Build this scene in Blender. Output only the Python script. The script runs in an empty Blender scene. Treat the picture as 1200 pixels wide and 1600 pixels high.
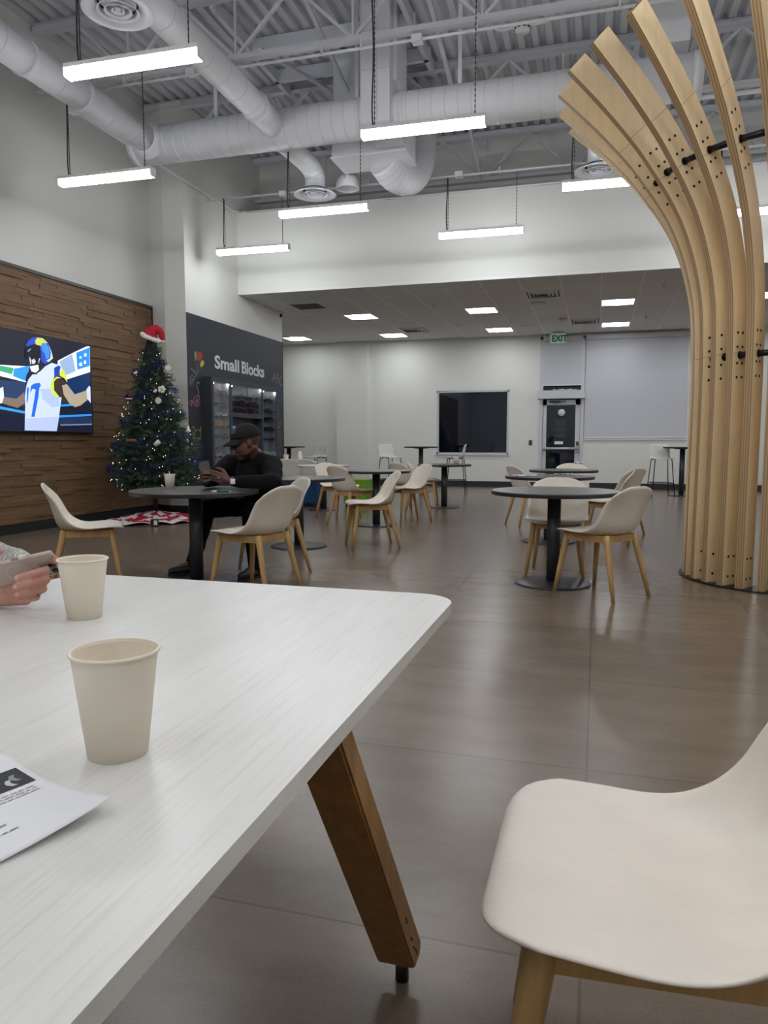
import bpy, bmesh, math, random
from mathutils import Vector, Matrix, Euler

random.seed(7)
PI = math.pi
sc = bpy.context.scene
COL = sc.collection
R = math.radians

# ------------------------------------------------------------------ camera, world, exposure
cam_d = bpy.data.cameras.new('camera')
cam = bpy.data.objects.new('camera', cam_d)
COL.objects.link(cam)
cam.location = (0, 0, 1.113)
cam.rotation_euler = (R(90 - 5.438), 0, R(16.147))
cam_d.sensor_fit = 'VERTICAL'
cam_d.sensor_height = 36.0
cam_d.lens = 36.0 * 1145 / 1600
cam_d.clip_start = 0.02
cam_d.clip_end = 200
sc.camera = cam

world = bpy.data.worlds.new('night')
sc.world = world
world.use_nodes = True
world.node_tree.nodes['Background'].inputs[0].default_value = (0.10, 0.14, 0.24, 1)
world.node_tree.nodes['Background'].inputs[1].default_value = 0.03

vs = sc.view_settings
vs.view_transform = 'Standard'
vs.look = 'None'
vs.use_curve_mapping = False
vs.gamma = 1.0
vs.exposure = 0.68
PENDANT_W = 21.0       # radiance of the pendant diffusers
TROFFER_W = 19.0       # radiance of the recessed troffers
sc.cycles.use_denoising = True
sc.cycles.max_bounces = 7
sc.cycles.diffuse_bounces = 4
sc.cycles.glossy_bounces = 3
sc.cycles.sample_clamp_indirect = 4.0
sc.cycles.caustics_reflective = False
sc.cycles.caustics_refractive = False

# ------------------------------------------------------------------ helpers
def lin(c):
    """sRGB 0-255 (or hex string) to linear"""
    if isinstance(c, str):
        c = [int(c[i:i + 2], 16) for i in (0, 2, 4)]
    out = []
    for v in c[:3]:
        v /= 255.0
        out.append(v / 12.92 if v <= 0.04045 else ((v + 0.055) / 1.055) ** 2.4)
    return (*out, 1.0)

def N(nt, typ, **kw):
    n = nt.nodes.new(typ)
    for k, v in kw.items():
        if k.startswith('_'):
            n.inputs[k[1:]].default_value = v
        else:
            setattr(n, k, v)
    return n

def mat(name, col, rough=0.5, metal=0.0, spec=0.5, emit=None, strength=0.0,
        var=0.0, vscale=(5, 5, 5), bump=0.0, bscale=60.0, coat=0.0, rvar=0.0):
    m = bpy.data.materials.new(name)
    m.use_nodes = True
    nt = m.node_tree
    b = nt.nodes['Principled BSDF']
    c = lin(col)
    b.inputs['Base Color'].default_value = c
    b.inputs['Roughness'].default_value = rough
    b.inputs['Metallic'].default_value = metal
    b.inputs['Specular IOR Level'].default_value = spec
    b.inputs['Coat Weight'].default_value = coat
    if emit is not None:
        b.inputs['Emission Color'].default_value = lin(emit)
        b.inputs['Emission Strength'].default_value = strength
    if var or bump or rvar:
        tc = N(nt, 'ShaderNodeTexCoord')
        mp = N(nt, 'ShaderNodeMapping')
        mp.inputs['Scale'].default_value = vscale
        nt.links.new(tc.outputs['Object'], mp.inputs['Vector'])
        nz = N(nt, 'ShaderNodeTexNoise', _Scale=1.0, _Detail=5.0, _Roughness=0.62)
        nt.links.new(mp.outputs[0], nz.inputs['Vector'])
        if var:
            mr = N(nt, 'ShaderNodeMapRange')
            mr.inputs['From Min'].default_value = 0.3
            mr.inputs['From Max'].default_value = 0.7
            mr.inputs['To Min'].default_value = 1 - var
            mr.inputs['To Max'].default_value = 1 + var * 0.6
            nt.links.new(nz.outputs['Fac'], mr.inputs['Value'])
            mx = N(nt, 'ShaderNodeMix', data_type='RGBA', blend_type='MULTIPLY')
            mx.inputs['Factor'].default_value = 1.0
            mx.inputs['A'].default_value = c
            nt.links.new(mr.outputs[0], mx.inputs['B'])
            nt.links.new(mx.outputs['Result'], b.inputs['Base Color'])
        if rvar:
            mr2 = N(nt, 'ShaderNodeMapRange')
            mr2.inputs['From Min'].default_value = 0.3
            mr2.inputs['From Max'].default_value = 0.7
            mr2.inputs['To Min'].default_value = max(0.02, rough - rvar)
            mr2.inputs['To Max'].default_value = rough + rvar
            nt.links.new(nz.outputs['Fac'], mr2.inputs['Value'])
            nt.links.new(mr2.outputs[0], b.inputs['Roughness'])
        if bump:
            nb = N(nt, 'ShaderNodeTexNoise', _Scale=bscale, _Detail=3.0)
            nt.links.new(tc.outputs['Object'], nb.inputs['Vector'])
            bp = N(nt, 'ShaderNodeBump', _Strength=bump, _Distance=0.01)
            nt.links.new(nb.outputs['Fac'], bp.inputs['Height'])
            nt.links.new(bp.outputs[0], b.inputs['Normal'])
    return m

def vary_by_island(m, amount):
    """each separate board gets its own tint"""
    nt = m.node_tree
    b = nt.nodes['Principled BSDF']
    g = N(nt, 'ShaderNodeNewGeometry')
    mr = N(nt, 'ShaderNodeMapRange')
    mr.inputs['To Min'].default_value = 1 - amount
    mr.inputs['To Max'].default_value = 1 + amount
    nt.links.new(g.outputs['Random Per Island'], mr.inputs['Value'])
    mx = N(nt, 'ShaderNodeMix', data_type='RGBA', blend_type='MULTIPLY')
    mx.inputs['Factor'].default_value = 1.0
    lk = b.inputs['Base Color'].links
    if lk:
        nt.links.new(lk[0].from_socket, mx.inputs['A'])
    else:
        mx.inputs['A'].default_value = b.inputs['Base Color'].default_value
    nt.links.new(mr.outputs[0], mx.inputs['B'])
    nt.links.new(mx.outputs['Result'], b.inputs['Base Color'])
    return m

def frame_of(d):
    d = Vector(d).normalized()
    up = Vector((0, 0, 1)) if abs(d.z) < 0.95 else Vector((0, 1, 0))
    x = d.cross(up).normalized()
    y = x.cross(d).normalized()
    return x, y, d

class MB:
    def __init__(self):
        self.bm = bmesh.new()

    def _face(self, vs_, m=0, smooth=False):
        try:
            f = self.bm.faces.new(vs_)
            f.material_index = m
            f.smooth = smooth
            return f
        except ValueError:
            return None

    def box(self, c, s, rot=None, m=0, bev=0.0):
        c = Vector(c)
        h = [v / 2 for v in s]
        tmp = bmesh.new()
        bmesh.ops.create_cube(tmp, size=1.0)
        for v in tmp.verts:
            v.co = Vector((v.co.x * s[0], v.co.y * s[1], v.co.z * s[2]))
        if bev:
            bmesh.ops.bevel(tmp, geom=tmp.edges[:], offset=min(bev, min(h) * 0.9), segments=2, affect='EDGES', profile=0.6)
        M = Matrix.Translation(c)
        if rot is not None:
            M = M @ (rot if isinstance(rot, Matrix) else Euler(rot).to_matrix().to_4x4())
        self.merge(tmp, M, m)
        return self

    def merge(self, tmp, M=Matrix(), m=None, smooth=None):
        vm = {}
        for v in tmp.verts:
            vm[v] = self.bm.verts.new(M @ v.co)
        for f in tmp.faces:
            self._face([vm[v] for v in f.verts], f.material_index if m is None else m,
                       f.smooth if smooth is None else smooth)
        tmp.free()

    def bar(self, p0, p1, w, t=None, m=0, up=None):
        """rectangular bar from p0 to p1"""
        p0, p1 = Vector(p0), Vector(p1)
        t = w if t is None else t
        x, y, d = frame_of(p1 - p0)
        if up is not None:
            y = (Vector(up) - d * d.dot(Vector(up))).normalized()
            x = d.cross(y)
        rings = []
        for p in (p0, p1):
            rings.append([self.bm.verts.new(p + x * (a * w / 2) + y * (b * t / 2)) for a, b in ((-1, -1), (1, -1), (1, 1), (-1, 1))])
        for i in range(4):
            j = (i + 1) % 4
            self._face((rings[0][i], rings[0][j], rings[1][j], rings[1][i]), m)
        self._face(rings[0][::-1], m)
        self._face(rings[1], m)
        return self

    def tube(self, pts, r, n=8, m=0, cap=True, smooth=True):
        pts = [Vector(p) for p in pts]
        rs = r if isinstance(r, (list, tuple)) else [r] * len(pts)
        rings = []
        px = None
        for i, p in enumerate(pts):
            d = (pts[min(i + 1, len(pts) - 1)] - pts[max(i - 1, 0)])
            if d.length < 1e-9:
                d = Vector((0, 0, 1))
            x, y, d = frame_of(d)
            if px is not None:
                x = (px - d * d.dot(px))
                x = x.normalized() if x.length > 1e-6 else frame_of(d)[0]
                y = x.cross(d)
            px = x
            rings.append([self.bm.verts.new(p + (x * math.cos(2 * PI * k / n) + y * math.sin(2 * PI * k / n)) * rs[i]) for k in range(n)])
        for a, b in zip(rings, rings[1:]):
            for k in range(n):
                j = (k + 1) % n
                self._face((a[k], a[j], b[j], b[k]), m, smooth)
        if cap:
            self._face(rings[0][::-1], m)
            self._face(rings[-1], m)
        return self

    def lathe(self, prof, n=32, c=(0, 0, 0), m=0, M=None, smooth=True, cap=False):
        """profile of (radius, z) turned about the local z axis"""
        c = Vector(c)
        rings = []
        for r_, z in prof:
            ring = []
            for k in range(n):
                a = 2 * PI * k / n
                p = Vector((r_ * math.cos(a), r_ * math.sin(a), z))
                if M is not None:
                    p = M @ p
                ring.append(self.bm.verts.new(p + c))
            rings.append(ring)
        for a, b in zip(rings, rings[1:]):
            for k in range(n):
                j = (k + 1) % n
                self._face((a[k], a[j], b[j], b[k]), m, smooth)
        if cap:
            self._face(rings[0][::-1], m)
            self._face(rings[-1], m)
        return self

    def prism(self, poly, fr, t0, t1, m=0):
        """polygon (u,v) in frame fr=(origin,U,V,Nrm) thickened from t0 to t1 along Nrm"""
        o, U, V, W = [Vector(v) for v in fr]
        a = [self.bm.verts.new(o + U * u + V * v + W * t0) for u, v in poly]
        b = [self.bm.verts.new(o + U * u + V * v + W * t1) for u, v in poly]
        k = len(poly)
        self._face(b, m)
        self._face(a[::-1], m)
        for i in range(k):
            j = (i + 1) % k
            self._face((a[i], a[j], b[j], b[i]), m)
        return self

    def quad(self, pts, m=0, smooth=False):
        self._face([self.bm.verts.new(Vector(p)) for p in pts], m, smooth)
        return self

    def grid(self, P, m=0, smooth=True, wrap=False):
        V = [[self.bm.verts.new(Vector(p)) for p in row] for row in P]
        for a, b in zip(V, V[1:]):
            nn = len(a)
            for k in range(nn if wrap else nn - 1):
                j = (k + 1) % nn
                self._face((a[k], a[j], b[j], b[k]), m, smooth)
        return self

    def ball(self, c, r, seg=12, rings=8, m=0, rot=None):
        r = r if isinstance(r, (list, tuple)) else (r, r, r)
        tmp = bmesh.new()
        bmesh.ops.create_uvsphere(tmp, u_segments=seg, v_segments=rings, radius=1.0)
        M = Matrix.Translation(Vector(c)) @ (rot if rot is not None else Matrix()) @ Matrix.Diagonal((r[0], r[1], r[2], 1))
        self.merge(tmp, M, m, True)
        return self

    def build(self, name, mats, parent=None, loc=None, recalc=True):
        if recalc:
            bmesh.ops.recalc_face_normals(self.bm, faces=self.bm.faces[:])
        me = bpy.data.meshes.new(name)
        self.bm.to_mesh(me)
        self.bm.free()
        for mm in (mats if isinstance(mats, (list, tuple)) else [mats]):
            me.materials.append(mm)
        o = bpy.data.objects.new(name, me)
        COL.objects.link(o)
        if parent is not None:
            o.parent = parent
        if loc is not None:
            o.location = loc
        return o

def tag(o, label, cat, group=None, kind=None):
    o['label'] = label
    o['category'] = cat
    if group:
        o['group'] = group
    if kind:
        o['kind'] = kind
    return o

def thing(name, label, cat, loc=(0, 0, 0), rz=0.0, group=None):
    o = bpy.data.objects.new(name, None)
    COL.objects.link(o)
    o.location = loc
    o.rotation_euler = (0, 0, rz)
    return tag(o, label, cat, group)

def struct(o):
    o['kind'] = 'structure'
    return o

def children_of(o):
    return [c for c in COL.objects if c.parent == o]

CHILD = {}
def copy_tree(o, parent=None):
    c = o.copy()
    COL.objects.link(c)
    if parent is not None:
        c.parent = parent
    for ch in CHILD.get(o.name) or children_of(o):
        copy_tree(ch, c)
    return c

def dup(src, loc, rz, label, group=None):
    c = copy_tree(src)
    c.location = loc
    c.rotation_euler = (0, 0, rz)
    c['label'] = label
    if group:
        c['group'] = group
    return c

def evaluated_mesh(o, name):
    dg = bpy.context.evaluated_depsgraph_get()
    dg.update()
    me = bpy.data.meshes.new_from_object(o.evaluated_get(dg))
    me.name = name
    return me

def blob(parts, voxel, smooth=4, factor=0.5):
    """one continuous skin grown over tapered capsules and ellipsoids"""
    b = MB()
    for p in parts:
        if p[0] == 'c':
            _, p0, p1, r0, r1 = p
            p0, p1 = Vector(p0), Vector(p1)
            d = (p1 - p0)
            L = d.length
            x, y, d = frame_of(d)
            pts, rr = [], []
            for k in range(7):
                a = -PI / 2 + (PI / 2) * k / 6
                pts.append(p0 + d * (math.sin(a) * r0)); rr.append(max(1e-4, math.cos(a) * r0))
            for k in range(7):
                a = (PI / 2) * k / 6
                pts.append(p1 + d * (math.sin(a) * r1)); rr.append(max(1e-4, math.cos(a) * r1))
            b.tube(pts, rr, n=14)
        else:
            _, c, r3 = p[:3]
            rot = p[3] if len(p) > 3 else None
            b.ball(c, r3, 20, 14, rot=rot)
    o = b.build('blob_tmp', [])
    rm = o.modifiers.new('r', 'REMESH'); rm.mode = 'VOXEL'; rm.voxel_size = voxel; rm.use_smooth_shade = True
    if smooth:
        sm = o.modifiers.new('s', 'SMOOTH'); sm.iterations = smooth; sm.factor = factor
    me = evaluated_mesh(o, 'skin')
    bpy.data.objects.remove(o)
    for f in me.polygons:
        f.use_smooth = True
    return me

def mesh_obj(name, me, mats, parent=None):
    me.materials.clear()
    for m in mats:
        me.materials.append(m)
    o = bpy.data.objects.new(name, me)
    COL.objects.link(o)
    if parent is not None:
        o.parent = parent
    me.name = name
    return o

def text_mesh(s, size, bold=0.0, depth=0.002, xs=1.0, spacing=1.0):
    cu = bpy.data.curves.new('txt', 'FONT')
    cu.body = s
    cu.size = size
    cu.offset = bold
    cu.extrude = depth
    cu.space_character = spacing
    o = bpy.data.objects.new('txt', cu)
    COL.objects.link(o)
    me = evaluated_mesh(o, 'text')
    bpy.data.objects.remove(o)
    for v in me.vertices:
        v.co.x *= xs
    return me

def cr(pts, n):
    """Catmull-Rom resample of a polyline of tuples"""
    P = [Vector(p) for p in pts]
    P = [P[0] * 2 - P[1]] + P + [P[-1] * 2 - P[-2]]
    out = []
    segs = len(P) - 3
    for i in range(n):
        t = i / (n - 1) * segs
        k = min(int(t), segs - 1)
        t -= k
        a, b, c, d = P[k:k + 4]
        out.append(0.5 * ((2 * b) + (c - a) * t + (2 * a - 5 * b + 4 * c - d) * t * t + (3 * b - a - 3 * c + d) * t ** 3))
    return out

# ------------------------------------------------------------------ materials
M = {}
M['wall'] = mat('wall_paint', (222, 223, 218), 0.6, bump=0.02, bscale=300)
M['soffit'] = mat('soffit_paint', (226, 227, 222), 0.6)
M['chalk'] = mat('chalkboard_paint', (44, 48, 58), 0.55, var=0.08, vscale=(3, 3, 3))
M['base'] = mat('rubber_baseboard', (38, 38, 42), 0.5)
M['deck'] = mat('painted_steel', (206, 208, 214), 0.5, metal=0.0)
M['duct'] = mat('painted_duct', (226, 227, 232), 0.45, var=0.05, vscale=(1.2, 1.2, 1.2))
M['seamline'] = mat('duct_seam', (208, 210, 216), 0.5)
M['cable'] = mat('dark_cable', (50, 50, 52), 0.5)
M['white'] = mat('white_plastic', (225, 226, 224), 0.4)
M['diffmetal'] = mat('white_metal', (212, 214, 220), 0.4)
M['black'] = mat('black_paint', (18, 18, 20), 0.45)
M['blackpipe'] = mat('black_pipe', (22, 23, 28), 0.35, metal=0.3)
M['tabletop'] = mat('charcoal_laminate', (92, 91, 90), 0.33)
M['tabletop_edge'] = mat('dark_edge_band', (52, 52, 56), 0.4)
M['tablemetal'] = mat('charcoal_metal', (58, 59, 64), 0.35, metal=0.2)
M['whitetop'] = mat('white_laminate', (222, 222, 216), 0.3)
M['shell'] = mat('cream_shell', (232, 223, 209), 0.42, var=0.045, vscale=(6, 6, 6), bump=0.03, bscale=120)
M['shell_worn'] = mat('cream_leather_worn', (238, 229, 216), 0.38, var=0.05, vscale=(5, 9, 5), bump=0.06, bscale=160)
M['oak'] = mat('oak', (194, 156, 104), 0.45, var=0.2, vscale=(30, 30, 4))
M['oak_dark'] = mat('oak_oiled', (150, 108, 58), 0.45, var=0.35, vscale=(40, 40, 4), bump=0.05, bscale=40)
M['endgrain'] = mat('dark_crack', (52, 34, 18), 0.7)
M['cup'] = mat('paper_cup', (240, 229, 212), 0.55)
M['chrome'] = mat('aluminium', (188, 190, 194), 0.35, metal=0.7)
M['frame_al'] = mat('painted_aluminium', (200, 202, 206), 0.4)
M['shade'] = mat('roller_shade', (198, 200, 206), 0.75, bump=0.02, bscale=500)
M['birch'] = mat('birch_ply', (242, 218, 176), 0.38, var=0.10, vscale=(9, 9, 1.6), bump=0.02, bscale=50)
M['stool'] = mat('white_stool_shell', (215, 215, 212), 0.4)
M['blue'] = mat('blue_felt', (18, 62, 110), 0.8)
M['green'] = mat('green_felt', (110, 160, 30), 0.8)
M['lamp'] = mat('lit_diffuser', (255, 255, 255), 0.5, emit=(250, 252, 255), strength=PENDANT_W)
M['troffer'] = mat('lit_troffer', (255, 255, 255), 0.5, emit=(250, 252, 255), strength=TROFFER_W)

def plybirch_edge():
    """plywood edge: thin dark and light plies along the object"""
    m = mat('birch_ply_edge', (170, 136, 96), 0.5)
    nt = m.node_tree
    b = nt.nodes['Principled BSDF']
    uv = N(nt, 'ShaderNodeUVMap')
    sp = N(nt, 'ShaderNodeSeparateXYZ')
    nt.links.new(uv.outputs[0], sp.inputs[0])
    mu = N(nt, 'ShaderNodeMath', operation='MULTIPLY')
    mu.inputs[1].default_value = 19.0
    nt.links.new(sp.outputs['X'], mu.inputs[0])
    si = N(nt, 'ShaderNodeMath', operation='SINE')
    nt.links.new(mu.outputs[0], si.inputs[0])
    cr_ = N(nt, 'ShaderNodeValToRGB')
    cr_.color_ramp.elements[0].color = lin((150, 122, 90))
    cr_.color_ramp.elements[1].color = lin((196, 164, 122))
    mr = N(nt, 'ShaderNodeMapRange')
    mr.inputs['From Min'].default_value = -1
    nt.links.new(si.outputs[0], mr.inputs['Value'])
    nt.links.new(mr.outputs[0], cr_.inputs[0])
    nt.links.new(cr_.outputs[0], b.inputs['Base Color'])
    return m
M['birch_edge'] = plybirch_edge()

def floor_mat():
    m = bpy.data.materials.new('concrete_look_tile')
    m.use_nodes = True
    nt = m.node_tree
    b = nt.nodes['Principled BSDF']
    tc = N(nt, 'ShaderNodeTexCoord')
    mp = N(nt, 'ShaderNodeMapping')
    mp.inputs['Location'].default_value = (0.005, -0.535, 0)
    nt.links.new(tc.outputs['Object'], mp.inputs['Vector'])
    br = N(nt, 'ShaderNodeTexBrick')
    br.offset = 0.0
    br.inputs['Scale'].default_value = 1.0
    br.inputs['Mortar Size'].default_value = 0.004
    br.inputs['Mortar Smooth'].default_value = 0.1
    br.inputs['Brick Width'].default_value = 0.985
    br.inputs['Row Height'].default_value = 0.985
    br.inputs['Color1'].default_value = (0.86, 0.86, 0.86, 1)
    br.inputs['Color2'].default_value = (1.04, 1.04, 1.04, 1)
    br.inputs['Mortar'].default_value = (0.62, 0.62, 0.62, 1)
    nt.links.new(mp.outputs[0], br.inputs['Vector'])
    n1 = N(nt, 'ShaderNodeTexNoise', _Scale=2.2, _Detail=8.0, _Roughness=0.65)
    mp2 = N(nt, 'ShaderNodeMapping')
    mp2.inputs['Scale'].default_value = (0.8, 2.0, 1)
    nt.links.new(tc.outputs['Object'], mp2.inputs['Vector'])
    nt.links.new(mp2.outputs[0], n1.inputs['Vector'])
    n2 = N(nt, 'ShaderNodeTexNoise', _Scale=160.0, _Detail=2.0)
    nt.links.new(tc.outputs['Object'], n2.inputs['Vector'])
    rp = N(nt, 'ShaderNodeValToRGB')
    rp.color_ramp.elements[0].position = 0.3
    rp.color_ramp.elements[0].color = lin((109, 96, 83))
    rp.color_ramp.elements[1].position = 0.72
    rp.color_ramp.elements[1].color = lin((128, 114, 99))
    nt.links.new(n1.outputs['Fac'], rp.inputs[0])
    mx = N(nt, 'ShaderNodeMix', data_type='RGBA', blend_type='MULTIPLY')
    mx.inputs['Factor'].default_value = 1.0
    nt.links.new(rp.outputs[0], mx.inputs['A'])
    nt.links.new(br.outputs['Color'], mx.inputs['B'])
    mr3 = N(nt, 'ShaderNodeMapRange')
    mr3.inputs['From Min'].default_value = 0.35
    mr3.inputs['From Max'].default_value = 0.65
    mr3.inputs['To Min'].default_value = 0.93
    mr3.inputs['To Max'].default_value = 1.06
    nt.links.new(n2.outputs['Fac'], mr3.inputs['Value'])
    mx2 = N(nt, 'ShaderNodeMix', data_type='RGBA', blend_type='MULTIPLY')
    mx2.inputs['Factor'].default_value = 1.0
    nt.links.new(mx.outputs['Result'], mx2.inputs['A'])
    nt.links.new(mr3.outputs[0], mx2.inputs['B'])
    nt.links.new(mx2.outputs['Result'], b.inputs['Base Color'])
    mr = N(nt, 'ShaderNodeMapRange')
    mr.inputs['From Min'].default_value = 0.3
    mr.inputs['From Max'].default_value = 0.7
    mr.inputs['To Min'].default_value = 0.25
    mr.inputs['To Max'].default_value = 0.27
    nt.links.new(n1.outputs['Fac'], mr.inputs['Value'])
    nt.links.new(mr.outputs[0], b.inputs['Roughness'])
    b.inputs['Specular IOR Level'].default_value = 0.5
    return m

def tile_mat():
    m = bpy.data.materials.new('lay_in_ceiling_tile')
    m.use_nodes = True
    nt = m.node_tree
    b = nt.nodes['Principled BSDF']
    tc = N(nt, 'ShaderNodeTexCoord')
    mp = N(nt, 'ShaderNodeMapping')
    mp.inputs['Location'].default_value = (0.0, -14.16, 0)
    nt.links.new(tc.outputs['Object'], mp.inputs['Vector'])
    br = N(nt, 'ShaderNodeTexBrick')
    br.offset = 0.0
    br.inputs['Scale'].default_value = 1.0
    br.inputs['Mortar Size'].default_value = 0.011
    br.inputs['Mortar Smooth'].default_value = 0.0
    br.inputs['Brick Width'].default_value = 0.635
    br.inputs['Row Height'].default_value = 1.27
    br.inputs['Color1'].default_value = lin((228, 228, 229))
    br.inputs['Color2'].default_value = lin((222, 222, 223))
    br.inputs['Mortar'].default_value = lin((250, 250, 250))
    nt.links.new(mp.outputs[0], br.inputs['Vector'])
    nt.links.new(br.outputs['Color'], b.inputs['Base Color'])
    b.inputs['Roughness'].default_value = 0.8
    return m

def whitewash():
    """white-stained wood with open grain running along y"""
    m = bpy.data.materials.new('white_stained_wood')
    m.use_nodes = True
    nt = m.node_tree
    b = nt.nodes['Principled BSDF']
    tc = N(nt, 'ShaderNodeTexCoord')
    mp = N(nt, 'ShaderNodeMapping')
    mp.inputs['Scale'].default_value = (150, 5, 20)
    nt.links.new(tc.outputs['Object'], mp.inputs['Vector'])
    n1 = N(nt, 'ShaderNodeTexNoise', _Scale=1.0, _Detail=6.0, _Roughness=0.7)
    nt.links.new(mp.outputs[0], n1.inputs['Vector'])
    mp2 = N(nt, 'ShaderNodeMapping')
    mp2.inputs['Scale'].default_value = (7, 1.2, 3)
    nt.links.new(tc.outputs['Object'], mp2.inputs['Vector'])
    n2 = N(nt, 'ShaderNodeTexNoise', _Scale=1.0, _Detail=3.0)
    nt.links.new(mp2.outputs[0], n2.inputs['Vector'])
    rp = N(nt, 'ShaderNodeValToRGB')
    rp.color_ramp.elements[0].position = 0.32
    rp.color_ramp.elements[0].color = lin((219, 217, 212))
    rp.color_ramp.elements[1].position = 0.5
    rp.color_ramp.elements[1].color = lin((230, 229, 225))
    nt.links.new(n1.outputs['Fac'], rp.inputs[0])
    mr = N(nt, 'ShaderNodeMapRange')
    mr.inputs['From Min'].default_value = 0.3
    mr.inputs['From Max'].default_value = 0.7
    mr.inputs['To Min'].default_value = 0.93
    mr.inputs['To Max'].default_value = 1.03
    nt.links.new(n2.outputs['Fac'], mr.inputs['Value'])
    mx = N(nt, 'ShaderNodeMix', data_type='RGBA', blend_type='MULTIPLY')
    mx.inputs['Factor'].default_value = 1.0
    nt.links.new(rp.outputs[0], mx.inputs['A'])
    nt.links.new(mr.outputs[0], mx.inputs['B'])
    nt.links.new(mx.outputs['Result'], b.inputs['Base Color'])
    b.inputs['Roughness'].default_value = 0.3
    bp = N(nt, 'ShaderNodeBump', _Strength=0.22, _Distance=0.0008)
    nt.links.new(n1.outputs['Fac'], bp.inputs['Height'])
    nt.links.new(bp.outputs[0], b.inputs['Normal'])
    return m

M['floor'] = floor_mat()
M['tile'] = tile_mat()
M['whitewash'] = whitewash()
def sheen(nt, f0):
    """two-sided reflectance of a thin pane"""
    lw = N(nt, 'ShaderNodeLayerWeight')
    pw = N(nt, 'ShaderNodeMath', operation='POWER')
    pw.inputs[1].default_value = 4.0
    nt.links.new(lw.outputs['Facing'], pw.inputs[0])
    ma = N(nt, 'ShaderNodeMath', operation='MULTIPLY_ADD')
    ma.inputs[1].default_value = 0.8
    ma.inputs[2].default_value = f0
    nt.links.new(pw.outputs[0], ma.inputs[0])
    return ma.outputs[0]
def glass_dark():
    m = bpy.data.materials.new('window_glass')
    m.use_nodes = True
    nt = m.node_tree
    nt.nodes.remove(nt.nodes['Principled BSDF'])
    out = nt.nodes['Material Output']
    tr = N(nt, 'ShaderNodeBsdfTransparent')
    tr.inputs[0].default_value = (0.45, 0.5, 0.6, 1)
    gl = N(nt, 'ShaderNodeBsdfGlossy')
    gl.inputs['Roughness'].default_value = 0.02
    gl.inputs['Color'].default_value = (0.9, 0.95, 1, 1)
    mx = N(nt, 'ShaderNodeMixShader')
    nt.links.new(sheen(nt, 0.05), mx.inputs[0])
    nt.links.new(tr.outputs[0], mx.inputs[1])
    nt.links.new(gl.outputs[0], mx.inputs[2])
    nt.links.new(mx.outputs[0], out.inputs[0])
    return m
M['glass'] = glass_dark()
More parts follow.
